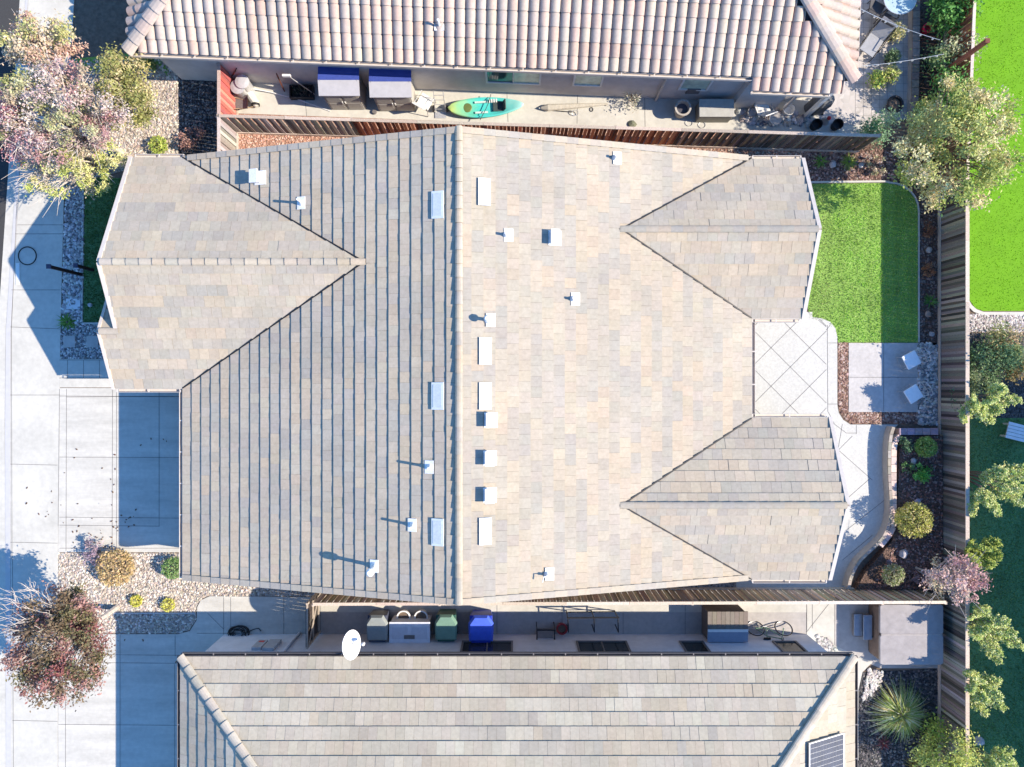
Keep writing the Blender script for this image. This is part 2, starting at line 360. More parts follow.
sheet('patio_mulch', GP((837.5, 342), (849, 342), (849, 412), (918, 412), (918, 424), (852, 424), (844, 419), (839, 411), (837.5, 403)), .009, mMulchRed)
pebbles('patio_bark_chips', GP((838.5, 343), (848, 343), (848, 412.5), (918, 412.5), (918, 423.5), (852, 423.5), (845, 418), (840, 411), (838.5, 403)), 1100, (.02, .055), [(.30, .19, .15), (.20, .12, .09), (.40, .31, .27), (.12, .07, .06)], seed=14, flat=.35)
slab('seating_slab', GP((848.5, 343), (917.6, 343), (917.6, 412), (848.5, 412)), mSlab, [(883.3, 344, 883.3, 411), (849, 377.3, 917, 377.3)], z=.026)
cob = GP((918, 343), (937, 343), (937, 425), (918, 425))
sheet('seat_cobble_bed', cob, .007, mGravelGrey)
pebbles('seat_cobbles', cob, 700, (.035, .08), [(.40, .39, .38), (.62, .60, .58), (.22, .22, .23), (.50, .45, .40)], seed=15)
plb = GP((890, 433), (938, 433), (938, 592), (848, 592), (858, 565), (886, 532), (892, 500))
sheet('planter_mulch', GP((896, 435), (938, 435), (938, 587), (852, 587), (862, 569), (878, 551), (888, 539), (892, 520)), .33, mMulch, .33)
pebbles('planter_chips', GP((897, 436), (937, 436), (937, 588), (868, 586), (888, 545), (897, 525)), 2600, (.02, .055), [(.16, .10, .085), (.09, .055, .05), (.28, .20, .18), (.22, .11, .085)], seed=16, flat=.35, z=.335)
sheet('side_gravel', GP((560, 575), (850, 575), (850, 594), (560, 594)), .006, mGravelGrey)
# neighbour at the back, beyond the tall fence
sheet('turf', GP((968, -80), (1300, -80), (1300, 311), (983, 311), (976, 308.5), (972, 304), (968, 298)), .012, mTurf)
blades('turf_blades', GP((968, -5), (1045, -5), (1045, 311), (983, 311), (976, 308), (968, 298)), 8000, [(.30, .58, .02), (.27, .55, .016), (.34, .60, .04)], seed=17, h=(.015, .03), z=.014)
slab('turf_edge', GP((940, 296), (967, 298), (971, 305), (976, 309.5), (983, 312), (1300, 312), (1300, 315), (982, 315), (973, 312), (965, 304)), mConc, z=.05)
rs = GP((940, 314), (1300, 315), (1300, 332), (940, 332))
sheet('rock_strip', rs, .008, mGravelTan)
pebbles('rock_strip_stones', GP((964, 314), (1040, 315), (1040, 332), (964, 332)), 1100, (.03, .065), [(.50, .46, .43), (.38, .33, .30), (.60, .56, .53), (.26, .23, .22)], seed=18)
sheet('shrub_bed', GP((940, 333), (1300, 333), (1300, 425), (940, 425)), .008, mMulchBlack)
lawnR = GP((940, 418), (1300, 418), (1300, 1000), (940, 1000))
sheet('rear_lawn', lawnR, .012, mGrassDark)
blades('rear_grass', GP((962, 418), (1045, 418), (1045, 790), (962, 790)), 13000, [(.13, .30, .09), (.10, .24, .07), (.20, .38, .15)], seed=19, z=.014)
# side yard of the south neighbour
slab('south_path', GP((320.6, 600), (806, 600), (806, 640), (320.6, 640)), mConcOld, [(497, 601, 497, 635), (562, 601, 562, 635), (400, 601, 400, 635), (623, 601, 623, 636), (685, 601, 685, 636), (744, 601, 744, 636)], z=.024)  # same path in greyer concrete, its shade put into the colour
slab('south_lit_strip', GP((320.6, 603), (806, 603), (806, 612), (320.6, 612)), mConc, [(497, 603.5, 497, 611.5), (562, 603.5, 562, 611.5), (685, 603.5, 685, 611.5)], z=.034)  # separate paler slab, the sunlight on this strip is put into its colour
slab('south_patio', GP((806.4, 600), (834, 600), (834, 645), (856, 655), (872, 662), (862, 672), (858, 690), (858, 760), (840, 760), (806.4, 650)), mConc, [(806.5, 603, 806.5, 630), (812, 603, 812, 628), (829, 603, 806, 632)], z=.03)
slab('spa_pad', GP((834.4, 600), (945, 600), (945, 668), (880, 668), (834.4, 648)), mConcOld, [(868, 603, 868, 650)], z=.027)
bmu = GP((862, 672), (945, 668), (945, 860), (858, 860), (858.6, 690))
sheet('black_mulch_bed', bmu, .008, mMulchBlack)
pebbles('black_chips', GP((864, 673), (938, 669), (938, 790), (859, 790), (860, 690)), 2600, (.025, .06), [(.05, .048, .05), (.11, .10, .10), (.025, .025, .027), (.20, .18, .17)], seed=20, flat=.4)
pebbles('corner_stones', GP((815, 634), (830, 640), (836, 650), (820, 650)), 120, (.04, .09), [(.4, .38, .36), (.28, .27, .26), (.5, .48, .45)], seed=21, z=.03)
pebbles('bed_rim_stones', GP((868, 668), (884, 672), (876, 690), (862, 700)), 160, (.04, .08), [(.5, .46, .42), (.36, .33, .31), (.6, .57, .52)], seed=22, z=.03)

# ------------------------------------------------------------------ roof builders
def clip_cell(poly, u0, u1, v0, v1):
    for ax, lim, sg in ((0, u0, 1), (0, u1, -1), (1, v0, 1), (1, v1, -1)):
        out = []
        for i in range(len(poly)):
            a, b = poly[i-1], poly[i]; da, db = (a[ax]-lim)*sg, (b[ax]-lim)*sg
            if da >= 0: 
                if db < 0:
                    t = da/(da-db); out.append((a[0]+(b[0]-a[0])*t, a[1]+(b[1]-a[1])*t))
            if da < 0 and db >= 0:
                t = da/(da-db); out.append((a[0]+(b[0]-a[0])*t, a[1]+(b[1]-a[1])*t))
            if db >= 0: out.append(b)
        poly = out
        if len(poly) < 3: return None
    # drop duplicate points
    q = []
    for p in poly:
        if not q or (abs(p[0]-q[-1][0])+abs(p[1]-q[-1][1])) > 1e-4: q.append(p)
    if len(q) > 2 and abs(q[0][0]-q[-1][0])+abs(q[0][1]-q[-1][1]) < 1e-4: q.pop()
    return q if len(q) >= 3 else None
def frame(poly, udir):
    P = [Vector(p) for p in poly]
    n = Vector((0, 0, 0))
    for i in range(len(P)):
        a, b = P[i-1], P[i]; n += Vector(((a.y-b.y)*(a.z+b.z), (a.z-b.z)*(a.x+b.x), (a.x-b.x)*(a.y+b.y)))
    n.normalize()
    if n.z < 0: n = -n
    u = Vector(udir).normalized(); v = n.cross(u)
    if v.z < 0: u = -u; v = n.cross(u)
    o = min(P, key=lambda p: p.dot(v))
    return o, u, v, n, [((p-o).dot(u), (p-o).dot(v)) for p in P]
def flat_tiles(mb, poly, udir, expo, width, pal, seed=1, gap=.004, lift=.056, head=.012, run=(1, 4)):
    rng = random.Random(seed); o, u, v, n, uv = frame(poly, udir)
    u0, u1, v0, v1 = bbox(uv); nc = max(1, round((v1-v0)/expo)); e = (v1-v0)/nc
    for i in range(nc):
        st = (i % 2)*width/2 + rng.uniform(-.02, .02); k = 0; left = 0
        uu = u0 - st
        while uu < u1:
            if left <= 0: base = rng.choice(pal); left = rng.randint(*run)
            left -= 1
            c = clip_cell(uv, uu+gap/2, uu+width-gap/2, v0+i*e, v0+(i+1)*e)
            uu += width
            if not c: continue
            t = jit(base, .05, rng); dz = rng.uniform(-.004, .004); tw = rng.uniform(-.008, .008)
            top = []
            for (a, b) in c:
                fr = (b-(v0+i*e))/e; h = head+(lift-head)*(1-fr)+dz+tw*((a-uu)/width+.5)
                top.append(o+u*a+v*b+n*h)
            bot = [o+u*a+v*b+n*.002 for a, b in c]
            ar = sum(c[j-1][0]*c[j][1]-c[j][0]*c[j-1][1] for j in range(len(c)))
            if ar < 0: top.reverse(); bot.reverse()
            mb.face(top, 0, t)
            td = tuple(q*.6 for q in t)  # butt and side faces tinted darker, recess shade put into the colour
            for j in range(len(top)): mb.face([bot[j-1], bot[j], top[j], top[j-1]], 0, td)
def barrel_tiles(mb, poly, udir, expo, width, pal, seed=1):
    rng = random.Random(seed); o, u, v, n, uv = frame(poly, udir)
    u0, u1, v0, v1 = bbox(uv); nc = max(1, round((v1-v0)/expo)); e = (v1-v0)/nc
    nseg = 10
    prof = []
    for j in range(nseg+1):
        t = j/nseg
        # s-tile: two thirds barrel, one third pan
        if t < .80: h = .075*math.sin(math.pi*t/.80)**.7
        else: h = -.06*math.sin(math.pi*(t-.80)/.20)
        prof.append((t*width*1.02, h))
    for i in range(nc):
        uu = u0
        while uu < u1:
            cu, cv = uu+width/2, v0+(i+.5)*e
            if inside((cu, cv), uv) and inside((cu, v0+(i+1)*e-.02), uv):
                t = jit(rng.choice(pal), .06, rng); dz = rng.uniform(-.006, .006)
                lo = [o+u*(uu+a)+v*(v0+i*e-.03)+n*(b+.085+dz) for a, b in prof]
                hi = [o+u*(uu+a)+v*(v0+(i+1)*e)+n*(b*.9+.035+dz) for a, b in prof]
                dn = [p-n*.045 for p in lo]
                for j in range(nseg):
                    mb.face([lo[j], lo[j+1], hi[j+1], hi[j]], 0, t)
                    mb.face([dn[j], dn[j+1], lo[j+1], lo[j]], 0, tuple(q*.7 for q in t))  # butt faces darkened in the tint as shade
            uu += width
def ridge_caps(mb, p0, p1, pal, L=.42, r=.115, seed=1, up=.03, n=6, rise=.62):
    """overlapping half round cap tiles from p0 (lower end) to p1"""
    rng = random.Random(seed); p0 = Vector(p0); p1 = Vector(p1); d = p1-p0; T = d.length; d.normalize()
    y = Vector((0, 0, 1)).cross(d).normalized(); z = d.cross(y)
    k = max(1, round(T/L)); l = T/k
    for i in range(k):
        a = p0+d*(i*l); b = p0+d*((i+1)*l+.05)
        t = jit(rng.choice(pal), .05, rng)
        A, B = [], []
        for j in range(n+1):
            th = math.pi*j/n
            A.append(a+y*math.cos(th)*r*1.06+z*(math.sin(th)*r*rise+up+.03)); B.append(b+y*math.cos(th)*r*.95+z*(math.sin(th)*r*rise*.9+up))
        for j in range(n): mb.face([A[j], B[j], B[j+1], A[j+1]][::-1], 0, t)
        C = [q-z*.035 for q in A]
        for j in range(n): mb.face([C[j], A[j], A[j+1], C[j+1]][::-1], 0, tuple(q*.6 for q in t))  # cap ends get a darker tint as painted shade
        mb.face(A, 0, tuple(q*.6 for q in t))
def rake_tiles(mb, p0, p1, pal, L=.40, w=.20, seed=1, out=(0, 1, 0)):
    rng = random.Random(seed); p0 = Vector(p0); p1 = Vector(p1); d = p1-p0; k = round(d.length/L); out = Vector(out)
    for i in range(k):
        a = p0+d*(i/k); b = p0+d*((i+1.06)/k)
        mb.beam(a-out*w*.35+Vector((0, 0, .06)), b-out*w*.35+Vector((0, 0, .045)), w, .06, tint=jit(rng.choice(pal), .05, rng))
        mb.beam(a+out*w*.1+Vector((0, 0, -.04)), b+out*w*.1+Vector((0, 0, -.055)), .03, .16, tint=jit(rng.choice(pal), .05, rng))
def deck(mb, poly, drop=.10):
    P = [Vector(p) for p in poly]
    n = Vector((0, 0, 0))
    for i in range(len(P)):
        a, b = P[i-1], P[i]; n += Vector(((a.y-b.y)*(a.z+b.z), (a.z-b.z)*(a.x+b.x), (a.x-b.x)*(a.y+b.y)))
    if n.z < 0: P.reverse()
    mb.face(P, 1); D = [p-Vector((0, 0, drop)) for p in P]; mb.face(D[::-1], 1)
    for i in range(len(P)): mb.face([D[i-1], D[i], P[i], P[i-1]], 1)
def gutter(par, gm, p0, p1, out, w=.11):
    mb = MB()
    out = Vector(out); p0 = Vector(p0)+out*(w/2+.035); p1 = Vector(p1)+out*(w/2+.035); dz = Vector((0, 0, 1))
    mb.beam(p0-dz*.13, p1-dz*.13, w-.02, .012)
    mb.beam(p0+out*w/2-dz*.07, p1+out*w/2-dz*.07, .014, .13)
    mb.beam(p0-out*w/2-dz*.07, p1-out*w/2-dz*.07, .014, .13)
    L = (p1-p0).length; k = max(2, int(L/1.1))
    for i in range(k+1):
        c = p0+(p1-p0)*(i/k); mb.beam(c-out*w/2-dz*.01, c+out*w/2-dz*.01, .04, .012)
    mb.build('gutter', gm, par)
def window(parent, c, w, h, nrm, fmat, gmat, n=2, gmat2=None):
    """framed window standing 3 cm proud of a wall; c is its centre on the wall face"""
    nrm = Vector(nrm).normalized(); u = Vector((0, 0, 1)).cross(nrm); c = Vector(c)+nrm*.012
    m = Matrix((u, nrm, Vector((0, 0, 1)))).transposed(); f = MB(); t = .07
    for sx in (-1, 1): f.box(c+u*sx*(w/2), (t, .08, h+t), rot=m)
    for sz in (-1, 1): f.box(c+Vector((0, 0, sz*h/2)), (w-t, .08, t), rot=m)
    for i in range(1, n): f.box(c+u*(-w/2+w*i/n), (t*.6, .06, h-t), rot=m)
    fo = f.build('window', fmat, parent)
    for i in range(n):
        g = MB(); g.box(c+u*(-w/2+w*(i+.5)/n)-nrm*.012, (w/n-t*.8, .02, h-t), rot=m)
        g.build('pane', gmat2 if (gmat2 and i == n-1) else gmat, fo)
    return fo

# ------------------------------------------------------------------ the tiled house in the middle
PAL = [(.39, .364, .346), (.422, .38, .342), (.43, .378, .332), (.37, .353, .346), (.405, .376, .35), (.355, .341, .338), (.418, .382, .348), (.387, .362, .344)]
PAL_S = [(.42, .397, .372), (.385, .362, .335), (.41, .372, .33), (.45, .432, .405), (.365, .348, .335), (.41, .382, .35)]
PAL_N = [(.44, .375, .375), (.47, .375, .365), (.42, .38, .385), (.46, .41, .395), (.45, .355, .345), (.41, .37, .38)]
house = thing('house', 'large house with crossing gables of mixed tan and grey flat tiles, filling the middle', 'house', (0, 0, 0))
ZE = 2.9; RX, RZ = -1.66, 5.75
roof = MB()
planes = [
    ([(-11.6, -6.9, ZE), (-11.6, -.16, ZE), (-4.8, 3.96, 4.85), (-11.6, 8.0, ZE), (RX, 8.0, RZ), (RX, -6.9, RZ)], (0, 1, 0)),
    ([(8.44, -1.22, ZE), (8.44, 2.31, ZE), (3.65, 5.155, 4.25), (8.44, 8.0, ZE), (RX, 8.0, RZ), (RX, -6.9, RZ), (8.44, -6.9, ZE), (3.65, -4.06, 4.25)], (0, 1, 0)),
    ([(-14.0, -.16, ZE), (-11.6, -.16, ZE), (-4.8, 3.96, 4.85), (-13.38, 3.96, 4.85), (-13.38, 1.78, 3.82), (-14.0, 1.78, 3.82)], (1, 0, 0)),
    ([(-13.38, 7.95, ZE), (-11.6, 7.95, ZE), (-4.8, 3.96, 4.85), (-13.38, 3.96, 4.85)], (1, 0, 0)),
    ([(-14.0, 3.72, ZE), (-13.0, 3.72, ZE), (-13.0, 1.78, 3.82), (-14.0, 1.78, 3.82)], (1, 0, 0)),
    ([(10.2, 2.31, ZE), (8.44, 2.31, ZE), (3.65, 5.155, 4.25), (10.2, 5.155, 4.25)], (1, 0, 0)),
    ([(10.2, 7.9, ZE), (8.44, 7.9, ZE), (3.65, 5.155, 4.25), (10.2, 5.155, 4.25)], (1, 0, 0)),
    ([(11.15, -6.9, ZE), (8.44, -6.9, ZE), (3.65, -4.06, 4.25), (11.15, -4.06, 4.25)], (1, 0, 0)),
    ([(11.15, -1.22, ZE), (8.44, -1.22, ZE), (3.65, -4.06, 4.25), (11.15, -4.06, 4.25)], (1, 0, 0)),
]
for i, (pl, ud) in enumerate(planes):
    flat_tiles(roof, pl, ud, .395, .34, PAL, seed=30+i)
    deck(roof, pl)
roofo = roof.build('roof', [mTile, mDeck], house)
rc = MB()
ridge_caps(rc, (RX, -6.9, RZ), (RX, 8.0, RZ), PAL, seed=50)
ridge_caps(rc, (-13.38, 3.96, 4.85), (-4.8, 3.96, 4.85), PAL, seed=51)
ridge_caps(rc, (-14.0, 1.78, 3.82), (-13.4, 1.78, 3.82), PAL, seed=52)
ridge_caps(rc, (10.2, 5.155, 4.25), (3.65, 5.155, 4.25), PAL, seed=53)
ridge_caps(rc, (11.15, -4.06, 4.25), (3.65, -4.06, 4.25), PAL, seed=54)
rc.build('ridge_cap', mTile, roofo)
for (a, b, o_) in (((-11.4, 8.0, ZE+.06), (RX, 8.0, RZ), (0, 1, 0)), ((8.3, 8.0, ZE+.04), (RX, 8.0, RZ), (0, 1, 0)),
                   ((-11.6, -6.9, ZE), (RX, -6.9, RZ), (0, -1, 0)), ((8.3, -6.9, ZE+.04), (RX, -6.9, RZ), (0, -1, 0))):
    rk = MB(); rake_tiles(rk, a, b, PAL, seed=60, out=o_); rk.build('rake_tile', mTile, roofo)
for (a, b) in (((-11.6, -.16, ZE), (-4.8, 3.96, 4.85)), ((-11.6, 7.97, ZE), (-4.8, 3.96, 4.85)), ((8.44, 2.31, ZE), (3.65, 5.155, 4.25)), ((8.44, 7.95, ZE), (3.65, 5.155, 4.25)), ((8.44, -6.9, ZE), (3.65, -4.06, 4.25)), ((8.44, -1.22, ZE), (3.65, -4.06, 4.25))):
    vf = MB(); vf.beam(Vector(a)+Vector((0, 0, .045)), Vector(b)+Vector((0, 0, .045)), .045, .05); vf.build('valley_flashing', mBlack, roofo)
def barge(a, b, out, w=.13):
    fa = MB(); out = Vector(out); fa.beam(Vector(a)+out*w*.5+Vector((0, 0, -.02)), Vector(b)+out*w*.5+Vector((0, 0, -.02)), w, .16); fa.build('fascia', mFascia, house)
barge((-13.38, 7.97, ZE), (-13.38, 3.96, 4.85), (-1, 0, 0)); barge((-13.38, 1.9, 3.86), (-13.38, 3.96, 4.85), (-1, 0, 0))
barge((-14.0, -.18, ZE), (-14.0, 1.78, 3.82), (-1, 0, 0), .1); barge((-14.0, 3.72, ZE), (-14.0, 1.78, 3.82), (-1, 0, 0), .1)
barge((10.2, 2.29, ZE), (10.2, 5.155, 4.25), (1, 0, 0)); barge((10.2, 7.92, ZE), (10.2, 5.155, 4.25), (1, 0, 0))
barge((11.15, -6.9, ZE), (11.15, -4.06, 4.25), (1, 0, 0)); barge((11.15, -1.2, ZE), (11.15, -4.06, 4.25), (1, 0, 0))
gutter(house, mFascia, (-11.6, -6.85, ZE), (-11.6, -.2, ZE), (-1, 0, 0)); gutter(house, mFascia, (8.44, -1.2, ZE), (8.44, 2.3, ZE), (1, 0, 0))
gutter(house, mFascia, (-13.3, 7.95, ZE), (-11.6, 7.95, ZE), (0, 1, 0)); gutter(house, mFascia, (-13.95, -.16, ZE), (-11.7, -.16, ZE), (0, -1, 0))
gutter(house, mFascia, (8.5, 7.9, ZE), (10.2, 7.9, ZE), (0, 1, 0)); gutter(house, mFascia, (8.5, 2.31, ZE), (10.15, 2.31, ZE), (0, -1, 0))
gutter(house, mFascia, (8.5, -6.9, ZE), (11.1, -6.9, ZE), (0, -1, 0)); gutter(house, mFascia, (8.5, -1.22, ZE), (11.1, -1.22, ZE), (0, 1, 0))
wl = MB()
def gable_wall(x, y0, y1, z0, zp, yp, t=.15):
    wl.prism([(x-t/2, y0), (x+t/2, y0), (x+t/2, y1), (x-t/2, y1)], 0, z0)
    for s in (-t/2, t/2):
        f = [(x+s, y0, z0), (x+s, y1, z0), (x+s, yp, zp)]; wl.face(f if s > 0 else f[::-1])
    wl.face([(x-t/2, y0, z0), (x+t/2, y0, z0), (x+t/2, yp, zp), (x-t/2, yp, zp)][::-1]); wl.face([(x-t/2, y1, z0), (x+t/2, y1, z0), (x+t/2, yp, zp), (x-t/2, yp, zp)])
wl.prism([(-11.0, -6.6), (8.0, -6.6), (8.0, 7.7), (-11.0, 7.7)], 0, 2.75)
wl.prism([(-12.85, .3), (-11.01, .3), (-11.01, 7.7), (-12.85, 7.7)], 0, 2.75)
wl.prism([(8.01, 2.75), (9.7, 2.75), (9.7, 7.7), (8.01, 7.7)], 0, 2.74)
wl.prism([(8.01, -6.6), (10.6, -6.6), (10.6, -1.6), (8.01, -1.6)], 0, 2.74)
gable_wall(-12.9, .3, 7.7, 2.95, 4.6, 3.96); gable_wall(9.76, 2.75, 7.7, 2.95, 4.08, 5.155); gable_wall(10.66, -6.6, -1.6, 2.95, 4.05, -4.06)
for yy in (-6.68, 7.78):
    wl.prism([(-11.0, yy-.07), (7.9, yy-.07), (7.9, yy+.07), (-11.0, yy+.07)], 0, 2.9)
    for s in (-.07, .07):
        f = [(-11.0, yy+s, 2.9), (7.9, yy+s, 2.9), (RX, yy+s, 5.5)]; wl.face(f if s < 0 else f[::-1])
wl.build('wall', mStuccoOwn, house)
for yy in (.15, 3.3): cw = MB(); cw.prism([(-13.75, yy-.15), (-13.4, yy-.15), (-13.4, yy+.15), (-13.75, yy+.15)], 0, 2.85); cw.build('porch_column', mStuccoOwn, house)
gd = MB()
for i in range(4): gd.box((-11.09, -3.5, .3+.57*i), (.06, 4.9, .55))
gd.build('garage_door', mTrim, house)
window(house, (9.84, 5.2, 1.5), 1.8, 1.3, (1, 0, 0), mTrim, mGlass); window(house, (10.74, -4.1, 1.5), 1.8, 1.3, (1, 0, 0), mTrim, mGlass)
window(house, (8.01, .5, 1.15), 2.4, 2.1, (1, 0, 0), mTrim, mGlass); window(house, (-12.98, 4.6, 1.5), 1.8, 1.3, (-1, 0, 0), mTrim, mGlass)
dr = MB(); dr.box((-12.88, 1.5, 1.05), (.06, .95, 2.1)); dro = dr.build('front_door', M('door_paint', (.10, .05, .03), .5), house)
dk = MB(); dk.lathe((-12.95, 1.15, 1.0), [(.02, -.03), (.035, 0), (.02, .03)], 8); dk.build('handle', mSteel, dro)

def roofz(x): return RZ-(RX-x)*(RZ-ZE)/(RX+11.6) if x < RX else RZ-(x-RX)*(RZ-ZE)/(8.44-RX)
def onroof(px, py):
    z = 4.5
    for _ in range(12):
        p = W(px, py, z); z = roofz(p.x)+.04
    p = W(px, py, z); return p
SL_L = math.atan((RZ-ZE)/(RX+11.6)); SL_R = -math.atan((RZ-ZE)/(8.44-RX))
def roofrot(px): return Matrix.Rotation(-SL_L if px < 459 else -SL_R, 3, 'Y')
def box_vent(px, py, sx=.30, sy=.40, h=.25):
    p = onroof(px, py); m = roofrot(px); b = MB()
    b.box(p+m @ Vector((.06, 0, .015)), (sx+.14, sy+.08, .02), rot=m)
    b.box(p+m @ Vector((-.02, 0, h*.5+.02)), (sx*.8, sy*.9, h), rot=m)
    b.box(p+m @ Vector((-.02, 0, h+.04)), (sx, sy+.06, .05), rot=m)
    b.build('box_vent', mVentW, roofo)
def pipe_vent(px, py, h=.45, r=.045, cap=False, bracket=False):
    p = onroof(px, py); m = roofrot(px); b = MB()
    b.box(p+m @ Vector((.08 if px > 459 else -.02, 0, .02)), (.30, .42, .018), rot=m)
    b.lathe(p, [(r*2.6, 0), (r*1.6, .10), (r*1.1, .16)], 12)
    b.tube([p, p+Vector((0, 0, h))], r, 10)
    if cap:
        b.lathe(p+Vector((0, 0, h-.08)), [(r*1.2, 0), (r*2.1, .04), (r*2.1, .16), (r*1.3, .22)], 14)
    if bracket:
        b.tube([p+Vector((0, 0, h)), p+Vector((-.12, 0, h+.05)), p+Vector((-.16, -.18, h+.03))], .018, 6)
    b.build('vent_pipe', mVentW, roofo)
def flat_vent(px, py, mat):
    p = onroof(px, py); m = roofrot(px); b = MB()
    b.box(p+m @ Vector((0, 0, .035)), (.40, .86, .05), rot=m)
    vo_ = b.build('attic_vent', mat, roofo); q = MB(); q.box(p+m @ Vector((0, 0, .064)), (.30, .72, .012), rot=m); q.build('louvre', mLouvre, vo_)
for a in ((259, 178), (489, 420), (488, 458), (488, 495), (553, 238)): box_vent(*a)
for a in ((302, 203, .5), (430, 467, .5), (413, 525, .5), (506, 235, .3), (573, 299, .3), (615, 158, .3)): pipe_vent(*a)
pipe_vent(375, 566, .75, .06, True); pipe_vent(488, 320, .45, .055, True); pipe_vent(547, 574, .3, .045, False, True)
for a in ((438, 205), (438, 396), (438, 532)): flat_vent(*a, mVentB)
mVentP = M('weathered_white_metal', (.56, .575, .58), .6, .12, 9)
for a in ((484, 192), (485, 351), (485, 396), (485, 531)): flat_vent(*a, mVentP)

# ------------------------------------------------------------------ the south neighbour
hs = thing('house', 'hip roofed house of pale grey tiles with a satellite dish, along the bottom edge', 'house', (0, -9.86, 0))
E = 2.95; x0, x1, y0, y1 = -11.65, 12.04, -9.62, -21.62; mS = .478; dpt = 6.0; zr = E+mS*dpt
A, B, Cc, D = (x0, y0, E), (x1, y0, E), (x1, y1, E), (x0, y1, E); R1, R2 = (x0+dpt, y0-dpt, zr), (x1-dpt, y0-dpt, zr)
rs_ = MB()
for i, (pl, ud) in enumerate((([A, B, R2, R1], (1, 0, 0)), ([B, Cc, R2], (0, 1, 0)), ([Cc, D, R1, R2], (1, 0, 0)), ([D, A, R1], (0, 1, 0)))):
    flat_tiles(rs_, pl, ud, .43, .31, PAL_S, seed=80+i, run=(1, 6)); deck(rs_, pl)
rso = rs_.build('roof', [mTile, mDeck], hs)
hc = MB()
for i, (a, b) in enumerate(((A, R1), (B, R2), (Cc, R2), (D, R1), (R1, R2))): ridge_caps(hc, a, b, [(.45, .42, .40), (.40, .38, .365), (.50, .46, .43)], seed=90+i, r=.15, L=.48)
hc.build('ridge_cap', mTile, rso)
gutter(hs, mTrimDark, A, B, (0, 1, 0), .08); gutter(hs, mTrimDark, A, D, (-1, 0, 0)); gutter(hs, mTrimDark, B, Cc, (1, 0, 0));
w2 = MB(); w2.prism([(-11.3, -21.2), (11.6, -21.2), (11.6, -9.86), (-11.3, -9.86)], 0, 2.85); w2.build('wall', mStuccoS, hs)
for (xa, xb) in ((462, 512), (578, 628), (683, 706), (778, 801)):
    k = (28-1.4)/FPX; w = (xb-xa)*k
    window(hs, ((xa+xb)/2*k-512*k, -9.86, 1.45), w, 1.1, (0, 1, 0), mTrimDark, M('dark_glass', (.03, .035, .035), .15, .2), 2 if w > 1.2 else 1)
for xx, w, h in ((-9.45, .36, .8), (-9.0, .45, .9)):
    eb = MB(); eb.box((xx, -9.80, 1.35), (w, .12, h)); ebo = eb.build('meter_box', M('grey_box', (.42, .43, .44), .5), hs, bevel=.015)
    if w < .4:
        st = MB(); st.box((xx, -9.736, 1.15), (.2, .008, .14)); st.build('warning_sticker', M('sticker_red', (.6, .06, .05), .5), ebo)
ds = MB(); ds.tube([(-8.35, -9.8, .05), (-8.35, -9.8, 2.7)], .05, 8); ds.build('downspout', mStuccoS, hs)
gds = MB()
for i in range(4): gds.box((-11.34, -13.5, .3+.57*i), (.06, 4.9, .55))
gds.build('garage_door', mTrim, hs)

# satellite dish on the eave
p = W(355, 642, 3.0)
dish = thing('satellite_dish', 'white oval satellite dish leaning out from the gutter beside the grey bins', 'satellite dish', p)
d = MB(); m = Matrix.Rotation(R(58), 3, 'Y') @ Matrix.Rotation(R(0), 3, 'X')
dr_ = MB(); prof = [(.0, -.10), (.15, -.085), (.30, -.03), (.40, .03), (.41, .035), (.40, .045), (.30, -.012), (.15, -.066), (.0, -.08)]
m2 = Matrix.Rotation(R(35), 3, 'Y')
dr_.lathe(p+Vector((-.08, 0, .25)), prof, 28, rot=m2, sx=.85, sy=1.3); dr_.build('reflector', mVentW, dish, smooth=True)
d.tube([p+Vector((.0, -.35, -.12)), p+Vector((-.03, -.15, .0)), p+Vector((-.08, 0, .16))], .03, 8); d.build('mast', mSteel, dish)
lb = MB(); lb.tube([p+Vector((-.1, -.05, .1)), p+Vector((.35, .08, .42))], .018, 6); lb.build('feed_arm', mSteel, dish)
ln = MB(); ln.lathe(p+Vector((.38, .09, .40)), [(.05, -.05), (.06, 0), (.06, .08), (.03, .12)], 12); ln.build('receiver', mVentW, dish)

# solar panel on the right hip
def s_right(x, y): return E+mS*(x1-x)
sp = thing('solar_panel', 'dark blue gridded solar panel tilted on the pale roof at the bottom edge', 'solar panel', W(825, 760, 3.6))
ang = math.atan(mS); m = Matrix.Rotation(ang, 3, 'Y')
cx, cy = W(826, 768, 3.7).x, W(826, 768, 3.7).y; cz = s_right(cx, cy)+.16
fr = MB(); fr.box((cx, cy, cz), (1.66, 2.1, .05), rot=m); fr.build('frame', mSteel, sp)
ce = MB()
for i in range(10):
    for j in range(12): ce.box(Vector((cx, cy, cz))+m @ Vector((-.72+.16*i, -.935+.17*j, .027)), (.148, .158, .008), rot=m)
ce.build('cell_grid', M('solar_cell', (.05, .058, .085), .45, .2, 3, spec=.3), sp)
for i in (-1, 1):
    for j in (-1, 1): lg = MB(); lg.box(Vector((cx, cy, cz))+m @ Vector((.6*i, .8*j, -.07)), (.06, .06, .10), rot=m); lg.build('mounting_foot', mSteel, sp)

